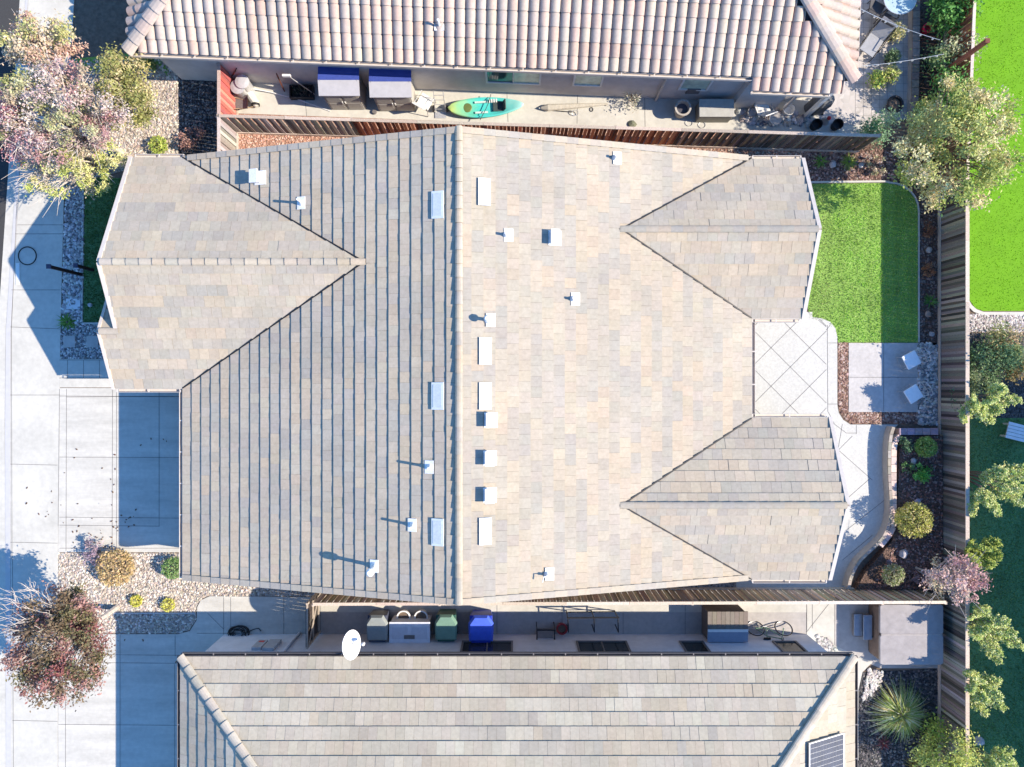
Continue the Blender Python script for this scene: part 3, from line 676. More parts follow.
# ------------------------------------------------------------------ the north neighbour
AN = math.atan(-.0395); eN = Vector((math.cos(AN), math.sin(AN), 0)); vN = Vector((-eN.y, eN.x, 0))
def NL(u, v, z): return Vector((0, 11.16, 0))+eN*u+vN*v+Vector((0, 0, z))
hn = thing('house', 'house under pinkish tan barrel tiles along the top edge, kayak and sheds beside it', 'house', NL(0, .3, 0))
ua, ub = -13.5, 12.05; mN = .48; dpt = 6; zr = 2.95+mN*dpt
A, B, Cc, D = NL(ua, 0, 2.95), NL(ub, 0, 2.95), NL(ub, 12, 2.95), NL(ua, 12, 2.95); R1, R2 = NL(ua+dpt, dpt, zr), NL(ub-dpt, dpt, zr)
ext = .38
rn = MB()
front = [A, NL(8.52, 0, 2.95), NL(8.52, -ext, 2.95-mN*ext), NL(11.35, -ext, 2.95-mN*ext), NL(11.7, 0, 2.95), B, R2, R1]
for i, (pl, ud) in enumerate(((front, eN), ([B, Cc, R2], vN), ([Cc, D, R1, R2], eN), ([D, A, R1], vN))):
    barrel_tiles(rn, pl, ud, .43, .36, PAL_N, seed=100+i); deck(rn, pl)
rno = rn.build('roof', [mTile, mDeck], hn, smooth=False)
hc = MB()
for i, (a, b) in enumerate(((A, R1), (B, R2), (Cc, R2), (D, R1), (R1, R2))): ridge_caps(hc, a, b, PAL_N, seed=110+i, r=.25, L=.45, up=.07, rise=.6)
hc.build('ridge_cap', mTile, rno)
pv = MB(); q = NL(-2.55, 1.05, 2.95+mN*1.05); pv.box(q+Vector((0, 0, .05)), (.34, .3, .03)); pv.tube([q, q+Vector((0, 0, .5))], .04, 8); pv.build('vent_pipe', mVentW, rno)
gutter(hn, mFascia, A, NL(8.5, 0, 2.95), -vN); gutter(hn, mFascia, B, Cc, eN); gutter(hn, mFascia, NL(8.54, -ext, 2.77), NL(11.3, -ext, 2.77), -vN)
wn = MB(); P2 = lambda u, v: (NL(u, v, 0).x, NL(u, v, 0).y)
wn.prism([P2(-13.0, .28), P2(8.6, .28), P2(8.6, .02), P2(10.3, .02), P2(10.3, .28), P2(11.7, .6), P2(11.7, 11.7), P2(-13.0, 11.7)], 0, 2.8); wn.build('wall', mStuccoN, hn)
for (pxa, pxb, zc, h, n) in ((486, 540, 1.55, 1.15, 2), (574, 602, 1.55, 1.05, 1), (682, 710, 1.55, 1.05, 1)):
    k = (28-zc)/FPX; u = ((pxa+pxb)/2-512)*k; w = (pxb-pxa)*k
    window(hn, NL(u, .28, zc), w, h, -vN, mTrim, mGlass if pxa != 574 else mGlassLit, n, mGlassLit)
for u in (5.65, 10.6): dsn = MB(); dsn.tube([NL(u, .2 if u < 8 else -.05, .05), NL(u, .2 if u < 8 else -.05, 2.75)], .05, 8); dsn.build('downspout', mFascia, hn)
pc = MB(); pc.box(NL(11.55, -.2, 1.35), (.14, .14, 2.7)); pc.build('porch_post', mTrim, hn)
vl = MB(); vl.box(NL(6.9, .25, .9), (.5, .05, .4)); vl.build('wall_vent', mTrimDark, hn)

# off to the right, beyond the frame: an unseen house added to shade the rear lawn
ho = thing('house', 'unseen two storey house added beyond the right edge to shade the rear lawn', 'house', (24.4, -9.5, 0))
wo = MB(); wo.prism([(24.8, -18), (34, -18), (34, -1.6), (24.8, -1.6)], 0, 5.6); wo.build('wall', mStuccoOwn, ho)
ro = MB(); pl1 = [(24.2, -18.5, 5.5), (24.2, -1.1, 5.5), (29.4, -1.1, 7.6), (29.4, -18.5, 7.6)]; pl2 = [(34.6, -18.5, 5.5), (34.6, -1.1, 5.5), (29.4, -1.1, 7.6), (29.4, -18.5, 7.6)]
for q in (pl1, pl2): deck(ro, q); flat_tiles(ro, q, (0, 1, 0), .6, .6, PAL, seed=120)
ro.build('roof', [mTile, mDeck], ho)
for yy in (-14, -6): window(ho, (24.8, yy, 4.0), 1.6, 1.2, (-1, 0, 0), mTrim, mGlass)

# ------------------------------------------------------------------ fences
WGREY = [(.30, .27, .24), (.36, .33, .30), (.24, .21, .19)]
WRED = [(.30, .10, .055), (.24, .075, .04), (.36, .14, .08)]
WDARK = [(.12, .085, .065), (.16, .12, .095), (.09, .065, .05)]
WBROWN = [(.15, .13, .115), (.24, .21, .185), (.09, .075, .065), (.30, .27, .24)]
WTAN = [(.40, .30, .21), (.33, .25, .175), (.46, .37, .28)]
def fence(name, label, p0, p1, h, pal, side, bay=2.4, bw=.145, zb=.02, capw=.11, cap=WTAN, seed=1, gapf=.97, stagger=.022, kick=True, cat='fence'):
    """board fence from p0 to p1; side is the sign of the face that carries the boards"""
    rng = random.Random(seed); p0 = Vector((*p0, 0)); p1 = Vector((*p1, 0)); d = p1-p0; L = d.length; d /= L
    n = Vector((-d.y, d.x, 0))*side; k = max(1, round(L/bay)); rz = math.atan2(d.y, d.x)
    t = thing(name, label, cat, (p0+p1)/2)
    for i in range(k+1):
        q = p0+d*(L*i/k); b = MB(); b.box(q-n*.045+Vector((0, 0, h/2)), (.09, .09, h+.01), rz, tint=jit(rng.choice(cap), .1, rng)); b.build('post', mWood, t)
    for i in range(k):
        a = p0+d*(L*i/k); l = L/k; b = MB(); nb = max(2, round(l/bw)); w = l/nb
        pp = pal((i+.5)/k) if callable(pal) else pal
        for j in range(nb):
            hh = h-.05+rng.uniform(-.012, .012); off = (stagger if j % 2 else 0)+.012+rng.uniform(0, .006)
            c = jit(rng.choice(pp), .38, rng)
            b.box(a+d*(w*(j+.5))+n*off+Vector((0, 0, zb+hh/2)), (w*gapf, .018, hh), rz+rng.uniform(-.02, .02), tint=c)
        b.build('board_panel', mWood, t)
    b = MB()
    for i in range(k):
        a = p0+d*(L*i/k); e = p0+d*(L*(i+1)/k-.012)
        b.beam(a+Vector((0, 0, h+.02)), e+Vector((0, 0, h+.02)), capw, .035, tint=jit(rng.choice(cap), .12, rng))
    b.build('top_rail', mWood, t)
    if kick:
        b = MB()
        for i in range(k):
            a = p0+d*(L*i/k)+n*.06; e = p0+d*(L*(i+1)/k-.012)+n*.06
            b.beam(a+Vector((0, 0, .09)), e+Vector((0, 0, .09)), .035, .17, tint=jit(rng.choice(cap), .12, rng))
        b.build('kickboard', mWood, t)
    return t
FH = 1.70
def xy(px, py, z): v = W(px, py, z); return (v.x, v.y)
NF0, NF1 = xy(219, 116, FH), xy(880, 136, FH)
fence('fence', 'long wooden side fence below the kayak and sheds, its boards turning red in the middle', NF0, NF1, FH, lambda t: WGREY if t < .24 else (WRED if t < .68 else WDARK), -1, seed=1, gapf=.80, cap=[(.42, .36, .30), (.36, .30, .25)], stagger=.03)
fence('fence', 'short weathered grey fence return at the left end of the long side fence', (NF0[0], NF0[1]-.06), (NF0[0]+.0, 7.95), FH, WGREY, 1, bay=1.7, seed=2, cap=[(.45, .40, .35)], gapf=.9)
fence('gate', 'red stained wooden side gate left of the sheds, by the barrel tiled house', (NF0[0], NF0[1]+.06), (NF0[0]+.0, 11.85), FH, [(.42, .12, .10), (.36, .10, .085), (.48, .17, .14)], -1, bay=1.9, seed=3, cat='gate', cap=[(.42, .33, .28)])
EX = W(967, 383, FH).x
fence('fence', 'tall weathered brown fence on the right, between the back garden and the green turf', (EX, W(967, 800, FH).y), (EX, W(967, 178, FH).y), FH, WBROWN, 1, seed=4, gapf=.97, stagger=.014, bw=.105, capw=.14, cap=[(.52, .43, .35), (.46, .38, .31)])
fence('fence', 'reddish brown fence stretch behind the shrubs in the top right corner', (EX, W(967, 176, FH).y), (xy(976, -40, FH)), FH, [(.26, .10, .06), (.22, .085, .055)], 1, seed=5, gapf=.95, cap=[(.5, .42, .35)])
SF0, SF1 = xy(313, 604, FH), xy(946, 602, FH)
fence('fence', 'weathered brown fence beside the bins, between the middle house and the grey tiled one', SF0, (SF1[0]-.0, SF1[1]), FH, [(.42, .33, .24), (.34, .26, .185), (.48, .39, .30)], 1, seed=6, bw=.115, gapf=.84, cap=[(.55, .47, .38), (.50, .42, .34)], stagger=.028)
# side gate by the coiled hose
sg = thing('gate', 'dark slatted side gate standing near the coiled hose and satellite dish', 'gate', (-7.55, -8.9, 0))
gf = MB()
for yy in (-8.12, -9.74): gf.box((-7.55, yy, .92), (.07, .07, 1.84), tint=(.40, .34, .28))
for zz in (.25, 1.0, 1.78): gf.box((-7.55, -8.93, zz), (.05, 1.54, .08), tint=(.34, .29, .24))
gf.beam((-7.52, -8.15, .3), (-7.52, -9.7, 1.7), .03, .08, tint=(.36, .31, .26)); gf.build('gate_frame', mWood, sg)
gb = MB()
for i in range(11): gb.box((-7.6, -8.2-.147*i, .92), (.02, .138, 1.72), tint=jit((.05, .042, .04), .2))
gb.build('board_panel', mWood, sg)
hd = MB(); hd.tube([(-7.5, -9.55, 1.0), (-7.46, -9.55, 1.06), (-7.46, -9.55, 1.2), (-7.5, -9.55, 1.26)], .012, 6); hd.build('handle', mBlack, sg)

# ------------------------------------------------------------------ garden walls
def strip_wall(name, label, path, w, h, mat, capmat, seed=1):
    t = thing(name, label, 'garden wall', (*path[len(path)//2], 0)); rng = random.Random(seed); b = MB(); c = MB()
    for i in range(len(path)-1):
        a, e = Vector((*path[i], 0)), Vector((*path[i+1], 0))
        b.beam(a+Vector((0, 0, h/2)), e+Vector((0, 0, h/2)), w*.8, h)
    # cap stones of even length along the path
    pts = [Vector((*p, 0)) for p in path]; L = 0; step = .30
    segs = [(pts[i], pts[i+1], (pts[i+1]-pts[i]).length) for i in range(len(pts)-1)]
    tot = sum(s[2] for s in segs); n = int(tot/step)
    def at(s):
        for a, e, l in segs:
            if s <= l: return a+(e-a)*(s/l)
            s -= l
        return pts[-1]
    for i in range(n):
        p, q = at(i*tot/n), at((i+.95)*tot/n)
        c.beam(p+Vector((0, 0, h+.03)), q+Vector((0, 0, h+.03)), w, .06, tint=jit((1, 1, 1), .18, rng))
    b.build('wall_core', mat, t); c.build('cap_stone', capmat, t)
    return t
mCapPink = M('pink_cap', (.60, .47, .42), .9, .15, 8, .2, 30, tint=True)
H_ = .42
pth = [xy(*p, H_) for p in ((893, 427), (890.5, 435), (889, 450), (889, 475), (890.5, 500), (889.5, 520), (883, 537), (870, 550), (858, 562), (851, 576), (848, 588))]
def resample(path, n):
    import itertools
    P = [Vector(p) for p in path]; out = []
    for i in range(len(P)-1):
        p0 = P[max(i-1, 0)]; p1 = P[i]; p2 = P[i+1]; p3 = P[min(i+2, len(P)-1)]
        for k in range(n):
            t = k/n; out.append(tuple(.5*((2*p1)+(p2-p0)*t+(2*p0-5*p1+4*p2-p3)*t*t+(3*p1-p0-3*p2+p3)*t*t*t)))
    out.append(tuple(P[-1])); return out
strip_wall('retaining_wall', 'low curved grey block wall between the back path and the dark planting bed', resample(pth, 4), .12, H_, mConcOld, M('grey_cap', (.36, .32, .28), .9, .2, 8, .2, 30, tint=True), 1)
pth2 = [xy(*p, .36) for p in ((900, 436), (894.5, 442), (893.5, 460), (893.5, 500), (893.5, 522), (891, 532), (880, 546))]
strip_wall('planter_wall', 'pinkish inner planter kerb wall running along the dark planting bed', resample(pth2, 4), .20, .34, mConcOld, mCapPink, 2)
pth3 = [xy(*p, .40) for p in ((899, 431.5), (938, 431.5))]
strip_wall('brick_wall', 'short purple brick wall closing the top of the planting bed beside the fence', pth3, .26, .38, mBrick, M('purple_brick', (.34, .26, .30), .9, .25, 8, .3, 30, tint=True), 3)
pth4 = [xy(*p, .35) for p in ((916, -20), (915.5, 60), (914, 119))]
strip_wall('seat_wall', 'long low brown seat wall edging the paver patio in the top right corner', pth4, .28, .33, mConcOld, M('brown_cap', (.24, .19, .17), .9, .25, 8, .3, 30, tint=True), 4)
pth5 = [xy(*p, .30) for p in ((859, 586), (893, 586))]
strip_wall('border_wall', 'short orange brick border at the lower end of the planting bed', pth5, .3, .22, mBrick, M('orange_brick', (.50, .27, .19), .9, .2, 8, .3, 30, tint=True), 5)
#__OBJECTS__
# ------------------------------------------------------------------ plants
def leaf(mb, c, s, t, rng, up=.7):
    t = (min(.85, t[0]*1.5), min(.85, t[1]*1.45), min(.8, t[2]*1.5))
    n = Vector((rng.gauss(0, 1), rng.gauss(0, 1), rng.gauss(0, 1)+up)).normalized()
    a = n.orthogonal().normalized(); b = n.cross(a); th = rng.random()*6.28
    x = a*math.cos(th)+b*math.sin(th); y = n.cross(x)
    mb.face([c-x*s, c-y*s*.55, c+x*s*1.1, c+y*s*.55], 0, t)
def crown_mesh(mb, c, rad, n, size, cols, nclump, rng, shell=.35, csize=.30, hole=.0):
    c = Vector(c); cl = []
    while len(cl) < nclump:
        v = Vector((rng.uniform(-1, 1), rng.uniform(-1, 1), rng.uniform(-.8, 1)))
        if not shell < v.length < 1: continue
        p = Vector((v.x*rad[0], v.y*rad[1], v.z*rad[2]))
        nz = noise.noise((p+c)*.8+Vector((3, 1, 7)))
        i = min(len(cols)-1, max(0, int((nz*.9+.5+rng.uniform(-.22, .22))*len(cols))))
        cl.append((c+p, cols[i], rng.uniform(.7, 1.3)))
    r0 = min(rad)*csize
    for i in range(n):
        p, col, k = cl[i % nclump]
        q = p+Vector((rng.gauss(0, 1), rng.gauss(0, 1), rng.gauss(0, .7)))*(r0*k*.6)
        leaf(mb, q, size*rng.uniform(.6, 1.3), jit(col, .25, rng), rng)
    return cl
def tree(name, label, base, cen, rad, n, size, cols, nclump=40, trunk=.09, seed=1, bare=0, barkm=None, group=None, csize=.30, cat='tree', baredir=None):
    rng = random.Random(seed); b0 = Vector((*base, 0)); t = thing(name, label, cat, b0, group)
    mb = MB(); cl = crown_mesh(mb, cen, rad, n, size, cols, nclump, rng, csize=csize); mb.build('crown', mLeaf, t)
    k = MB(); c = Vector(cen); fork = b0.lerp(c, .45); fork.z = c.z*.5
    k.tube([b0-Vector((0, 0, .05)), b0.lerp(fork, .5)+Vector((.03, -.02, 0)), fork], [trunk*1.3, trunk, trunk*.85], 8)
    for p, _, _ in cl[:max(14, nclump//2)]:
        m = fork.lerp(p, .55)+Vector((rng.gauss(0, .12), rng.gauss(0, .12), .15)); k.tube([fork, m, p], [trunk*.55, trunk*.3, trunk*.1], 5)
    for i in range(bare):
        d = Vector((rng.gauss(0, 1), rng.gauss(0, 1), rng.gauss(.3, .4)))
        if baredir: d += Vector(baredir)*1.6
        d.normalize(); e = c+Vector((d.x*rad[0], d.y*rad[1], abs(d.z)*rad[2]*.8))*rng.uniform(.7, 1.05)
        m = fork.lerp(e, .5)+Vector((rng.gauss(0, .15), rng.gauss(0, .15), .1)); k.tube([fork, m, e], [.035, .022, .008], 5)
        for j in range(4):
            s = m.lerp(e, rng.random()); w = s+Vector((rng.gauss(d.x*.4, .25), rng.gauss(d.y*.4, .25), rng.uniform(0, .3))); k.tube([s, w], [.012, .005], 4)
    k.build('trunk', barkm or mBark, t); return t
def bush(label, px, py, r, h, cols, n=900, size=.05, seed=1, group=None, name='bush', round_=True, cat='bush', zo=0):
    rng = random.Random(seed); z = h*.5; c = W(px, py, z+zo); t = thing(name, label, cat, (c.x, c.y, 0), group); mb = MB()
    if round_:
        for i in range(n):
            v = Vector((rng.gauss(0, 1), rng.gauss(0, 1), rng.gauss(0, 1))).normalized()*rng.uniform(.75, 1.04)
            bump_ = 1+.12*noise.noise(v*2.5+Vector((seed, 0, 0)))
            leaf(mb, Vector((c.x+v.x*r*bump_, c.y+v.y*r*bump_, max(.03, z+v.z*h*.5*bump_))), size*rng.uniform(.6, 1.3), jit(rng.choice(cols), .22, rng), rng)
    else: crown_mesh(mb, (c.x, c.y, h*.55), (r, r, h*.5), n, size, cols, 14, rng, shell=.2, csize=.45)
    mb.build('foliage', mLeaf, t)
    k = MB()
    for i in range(7):
        a = rng.random()*6.28; k.tube([(c.x, c.y, 0), (c.x+math.cos(a)*r*.35, c.y+math.sin(a)*r*.35, h*.4), (c.x+math.cos(a)*r*.7, c.y+math.sin(a)*r*.7, h*.7)], [.02, .013, .005], 4)
    k.build('stem', mBark, t); t.location.z = zo; return t
def spiky(label, px, py, n, L, cols, seed=1, w=.03, name='spiky_plant', cat='plant', lift=(.25, 1.1), droop=.5, z0=0.02):
    rng = random.Random(seed); c = W(px, py, .15); t = thing(name, label, cat, (c.x, c.y, 0)); mb = MB()
    for i in range(n):
        a = rng.random()*6.28; e = rng.uniform(*lift); l = L*rng.uniform(.6, 1.1); h = Vector((math.cos(a), math.sin(a), 0)); s = Vector((-h.y, h.x, 0)); col = jit(rng.choice(cols), .2, rng)
        pts = []
        for k in range(5):
            u = k/4; p = Vector((c.x, c.y, z0))+h*(l*u*math.cos(e))+Vector((0, 0, l*u*math.sin(e)-droop*l*u*u)); p.z = max(.03, p.z); pts.append((p, w*(1-u*.92)*(.7+.6*u if u < .5 else 1)))
        for k in range(4):
            (p, a1), (q, a2) = pts[k], pts[k+1]; mb.face([p-s*a1, p+s*a1, q+s*a2, q-s*a2], 0, col)
    mb.build('leaf_rosette', mLeaf, t)
    k = MB(); k.lathe((c.x, c.y, 0), [(.05, 0), (.06, .05), (.03, .12)], 8); k.build('stem', mBark, t); return t
def plume_shrub(label, base, tips, cols, width=.32, size=.055, n=420, seed=1, name='shrub', cat='shrub', group=None):
    """open shrub whose long feathery branches reach to the tips (world points)"""
    rng = random.Random(seed); b0 = Vector((*base, 0)); t = thing(name, label, cat, b0, group); f = MB(); k = MB()
    tips = [Vector(q) for q in tips]; tips += [q+Vector((rng.uniform(-.45, .25), rng.uniform(-.45, .45), rng.uniform(-.5, -.1))) for q in tips]
    for tip in tips:
        m = b0.lerp(tip, .35)+Vector((0, 0, tip.z*.5)); k.tube([b0, m, tip], [.035, .02, .005], 5)
        ax = (tip-m); L_ = ax.length; ax.normalize(); side = Vector((-ax.y, ax.x, 0)).normalized()
        for j in range(26):
            u = .08+.92*j/25; p = m.lerp(tip, u); sg = 1 if j % 2 else -1
            q = p+(ax*.75+side*sg*rng.uniform(.7, 1.1)).normalized()*(width*1.05*(1.05-u)**.7+.05)*rng.uniform(.55, 1.2)+Vector((0, 0, rng.uniform(-.12, .08)))
            k.tube([p, q], [.007, .003], 3)
            for i in range(n//26):
                w = p.lerp(q, rng.random()**.8)+Vector((rng.gauss(0, .028), rng.gauss(0, .028), rng.gauss(0, .03))); leaf(f, w, size*rng.uniform(.45, .95), jit(rng.choice(cols), .2, rng), rng, 1.2)
    f.build('foliage', mLeaf, t); k.build('trunk', mBark, t); return t
def stone(label, px, py, r, col, seed=1, name='boulder', z=.0, group=None, flat=.6):
    rng = random.Random(seed); bm = bmesh.new(); bmesh.ops.create_icosphere(bm, subdivisions=2, radius=1)
    for v in bm.verts:
        k = 1+.25*noise.noise(v.co*1.6+Vector((seed*3.1, 0, 0))); v.co = Vector((v.co.x*r*k, v.co.y*r*k*.85, v.co.z*r*flat*k))
    me = bpy.data.meshes.new(name); bm.to_mesh(me); bm.free(); me.materials.append(M('boulder_stone', col, .9, .25, 9, .4, 40))
    o = bpy.data.objects.new(name, me); COL.objects.link(o); c = W(px, py, r*flat*.6); o.location = (c.x, c.y, z+r*flat*.5); o.rotation_euler = (0, 0, rng.random()*6); tag(o, label, 'stone', group); return o

PINK = [(.34, .16, .17), (.40, .25, .24), (.28, .11, .12)]
MIXP = [(.32, .20, .19), (.40, .31, .28), (.42, .37, .32), (.36, .31, .21), (.27, .28, .13), (.36, .36, .20), (.25, .27, .10)]
OLIVE = [(.25, .25, .08), (.32, .31, .12), (.20, .21, .07), (.38, .35, .18)]
RUST = [(.20, .085, .078), (.24, .125, .105), (.15, .115, .07), (.13, .12, .06), (.28, .175, .145)]
CREAM = [(.40, .39, .18), (.48, .46, .25), (.30, .33, .11), (.43, .39, .21), (.24, .29, .08), (.36, .38, .14)]
GREEN = [(.06, .16, .04), (.09, .22, .05), (.13, .26, .07)]
YGREEN = [(.30, .36, .08), (.38, .42, .12), (.22, .30, .06)]
PALE = [(.38, .45, .14), (.47, .52, .20), (.28, .38, .10), (.54, .55, .28)]

tree('tree', 'large street tree with mixed pink and pale green leaves and bare twigs, upper left', G(130, 158), W(58, 112, 3.6), (2.15, 1.75, 1.0), 16000, .047, MIXP, 130, .11, 201, 46, mBarkPale, csize=.21)
tree('tree', 'low spreading tree with yellow green leaf tufts on pale bare branches above the cobble strip', G(126, 166), W(72, 168, 2.6), (1.95, 1.15, .7), 8500, .042, [(.40, .36, .27), (.38, .42, .13), (.46, .46, .20), (.33, .38, .10)], 60, .08, 202, 60, mBarkPale, csize=.26, baredir=(-.6, .1, 0))
tree('tree', 'crimson leaved tree cut by the left edge, above the blue shaded pavement', G(30, 130), W(8, 118, 3.4), (1.15, 1.25, .9), 6000, .045, PINK+[(.40, .30, .25), (.36, .30, .22)], 34, .09, 203, 14, mBarkPale)
tree('tree', 'dense olive green upright tree left of the tan gravel', G(142, 112), W(124, 92, 2.7), (.85, 1.4, 1.2), 7500, .05, OLIVE, 46, .08, 204, 4, mBark)
tree('tree', 'tan and olive tree cut by the top left corner above the pink one', G(66, 66), W(38, 42, 3.2), (1.5, .85, .9), 5200, .055, [(.42, .30, .22), (.36, .36, .15), (.46, .40, .28)], 34, .09, 205, 8, mBarkPale)
tree('tree', 'rust red and dark olive tree with bare white twigs, between the two driveways', G(117, 607), W(58, 645, 3.2), (1.65, 2.05, 1.15), 19000, .053, RUST, 130, .09, 206, 0, mBarkPale, csize=.22)
t_ = COL.objects
bw_ = MB(); rng = random.Random(5); rt = [o for o in COL.objects if o.get('label', '').startswith('rust red')][0]
for i in range(34):
    a0 = W(rng.uniform(70, 100), rng.uniform(612, 634), 2.0); e = W(rng.uniform(-8, 50), rng.uniform(584, 662), rng.uniform(3.2, 4.3)); P_ = []
    for k in range(7):
        u = k/6; P_.append(a0.lerp(e, u)+Vector((noise.noise(Vector((i*3.1, u*2.2, 0)))*.35*u, noise.noise(Vector((i*5.7, u*2.2, 4)))*.35*u, .3*u*(1-u))))
    bw_.tube(P_, [.032, .026, .021, .016, .012, .008, .005], 4)
    for j in range(11):
        k = rng.randint(1, 5); q0 = P_[k].lerp(P_[k+1], rng.random()); d_ = (P_[k+1]-P_[k]).normalized(); sd_ = Vector((-d_.y, d_.x, rng.uniform(-.3, .5)))*rng.choice((-1, 1))
        q1 = q0+(d_*.8+sd_*rng.uniform(.3, .9)).normalized()*rng.uniform(.15, .45); q2 = q1+(d_+Vector((rng.gauss(0, .4), rng.gauss(0, .4), .2))).normalized()*rng.uniform(.1, .25)
        bw_.tube([q0, q1, q2], [.011, .007, .003], 4)
bw_.build('bare_branches', mBarkPale, rt)
tree('tree', 'cream and olive leaved tree hanging over the corner of the tall fence, upper right', G(906, 168), W(957, 146, 3.4), (2.05, 2.3, 1.25), 20000, .053, CREAM, 150, .10, 207, 4, mBark, csize=.20)
tree('small_tree', 'small pink leaved tree leaning over the tall fence above the spa', G(910, 566), W(955, 578, 2.5), (1.05, .85, .6), 2600, .05, [(.40, .27, .24), (.34, .21, .20), (.46, .35, .30), (.38, .33, .20)], 40, .04, 208, 16, mBarkPale, csize=.30)
bush('tall dark green hedge shrub in the top right corner against the red fence', 950, 8, .85, 1.9, GREEN, 3000, .06, 211, round_=False)
bush('grey green shrub beside the reddish fence, under the leaning red post', 952, 56, .85, 1.8, [(.14, .22, .09), (.22, .29, .13), (.33, .35, .20)], 1900, .055, 212, round_=False)
bush('leafy green shrub overlapping the fence rail near the pot of black soil', 877, 126, .62, 1.5, [(.12, .24, .12), (.18, .30, .17), (.26, .34, .2)], 1500, .05, 213, round_=False)
bush('deep green shrub between the grey green one and the cream tree', 945, 96, .75, 1.8, GREEN, 2000, .055, 214, round_=False)
bush('small yellow green bush on tan gravel by the corner of the garage roof', 158, 145, .36, .5, YGREEN, 700, .045, 215)
bush('dry brown twiggy bush on shade-dark gravel beside the grey fence return', 192, 140, .55, .6, [(.26, .16, .13), (.36, .26, .20), (.20, .12, .10)], 800, .045, 216, round_=False)
bush('small green bush below the crown of the large street tree', 145, 57, .45, .7, [(.10, .17, .05), (.16, .22, .07)], 800, .05, 2161, round_=False)
bush('wide tan brown bush on gravel just below the driveway', 115, 567, .72, .8, [(.34, .27, .13), (.42, .33, .16), (.27, .22, .10), (.48, .36, .20)], 2200, .045, 217)
bush('purplish twiggy bush touching the driveway edge, left of the tan one', 95, 553, .55, .7, [(.24, .19, .22), (.34, .28, .28), (.17, .14, .17)], 700, .04, 218, round_=False)
bush('dark green round bush tucked against the roof corner below the driveway', 173, 568, .42, .7, [(.10, .19, .06), (.15, .25, .08), (.20, .28, .12)], 1300, .04, 219)
bush('smaller yellow bush, nearer the rust red tree', 136, 601, .24, .32, [(.44, .44, .08), (.52, .50, .12), (.36, .40, .07)], 420, .035, 220)
bush('larger yellow bush, nearer the rounded corner of the gravel bed', 168, 605, .27, .34, [(.44, .44, .08), (.52, .50, .14), (.36, .38, .07)], 480, .035, 221)
spiky('bright green spiky plant at the lower end of the cobble strip', 66, 322, 70, .55, [(.14, .30, .05), (.20, .36, .08), (.10, .22, .04)], 222)
spiky('green strappy plant in the mulch bed above the back lawn, beside a white stone', 822, 160, 60, .42, [(.16, .34, .06), (.22, .40, .10)], 223, .022)
spiky('yellow green feathery plant in the mulch bed above the back lawn', 850, 161, 90, .48, [(.30, .42, .07), (.36, .46, .12)], 224, .02)
bush('pale grey sprawling plant in the mulch bed beside the cream tree', 877, 165, .42, .35, [(.42, .38, .30), (.36, .36, .22), (.48, .42, .36)], 420, .04, 225, round_=False)
bush('rusty brown bush in the narrow mulch strip, upper one', 929, 229, .27, .35, [(.26, .12, .06), (.32, .17, .09), (.20, .10, .06)], 420, .035, 226, round_=False)
bush('rusty brown bush in the narrow mulch strip, just above the green agave', 928, 271, .25, .35, [(.26, .12, .06), (.32, .17, .09), (.20, .10, .06)], 400, .035, 227, round_=False)
spiky('broad leaved green agave at the foot of the tall fence', 932, 301, 34, .40, [(.12, .28, .06), (.18, .34, .10)], 228, .04, droop=.3)
stone('pale stone in the narrow mulch strip between the rusty bushes', 929, 250, .14, (.42, .39, .36), 1)
stone('grey stone beside the top of the cobble seating corner', 932, 334, .12, (.40, .38, .38), 2)
stone('brown stone just under the green agave', 928, 314, .14, (.30, .24, .20), 3)
stone('white stone between the two green plants above the back lawn', 833, 164, .16, (.44, .43, .43), 4)
stone('pale stone beside the feathery yellow green plant', 861, 165, .12, (.44, .42, .40), 5)
bush('round green bush with bright tips under the purple brick wall', 926, 447, .40, .6, [(.14, .26, .05), (.22, .34, .08), (.30, .38, .12)], 1300, .04, 231, zo=.33)
bush('bright green loose bush in the middle of the planting bed', 924, 473, .36, .5, [(.10, .30, .06), (.16, .38, .09)], 800, .045, 232, round_=False, zo=.33)
bush('small dark green bush in the upper corner of the planting bed', 906, 444, .28, .4, [(.08, .15, .08), (.12, .2, .1)], 420, .04, 233, round_=False, zo=.33)
bush('tiny green bush left of the bright green loose one', 908, 467, .22, .3, [(.08, .16, .06), (.12, .22, .08)], 300, .035, 234, round_=False, zo=.33)
bush('large clipped yellow green ball in the planting bed', 914, 520, .66, 1.05, [(.32, .34, .08), (.40, .40, .13), (.26, .28, .06), (.46, .42, .20)], 3400, .04, 235, zo=.33)
bush('grey green bush at the lower end of the planting bed', 893, 575, .42, .5, [(.18, .24, .10), (.26, .30, .16), (.34, .34, .24)], 1100, .04, 236, zo=.33)
bush('dull purple low bush at the foot of the small pink tree', 920, 578, .36, .4, [(.20, .14, .14), (.28, .2, .19)], 520, .04, 237, round_=False, zo=.33)
stone('white stone near the green bushes in the planting bed', 909, 460, .13, (.48, .46, .46), 6, z=.33)
stone('lavender grey stone above the clipped ball', 913, 501, .16, (.38, .34, .40), 7, z=.33)
stone('pointed white stone below the clipped ball', 899, 552, .18, (.48, .46, .47), 8, z=.33, flat=.9)
stone('dark stone near the bend of the curved wall', 885, 560, .12, (.16, .13, .15), 9, z=.33)
bush('dense dark green shrub over the black bed beyond the tall fence', 984, 362, .9, 1.9, [(.07, .13, .06), (.11, .18, .08), (.16, .22, .11)], 3600, .05, 241, round_=False)
bush('grey green shrub low at the foot of the tall fence, below the rock strip', 972, 392, .6, 1.9, [(.14, .20, .10), (.20, .26, .14), (.12, .17, .08)], 1800, .05, 2411, round_=False)
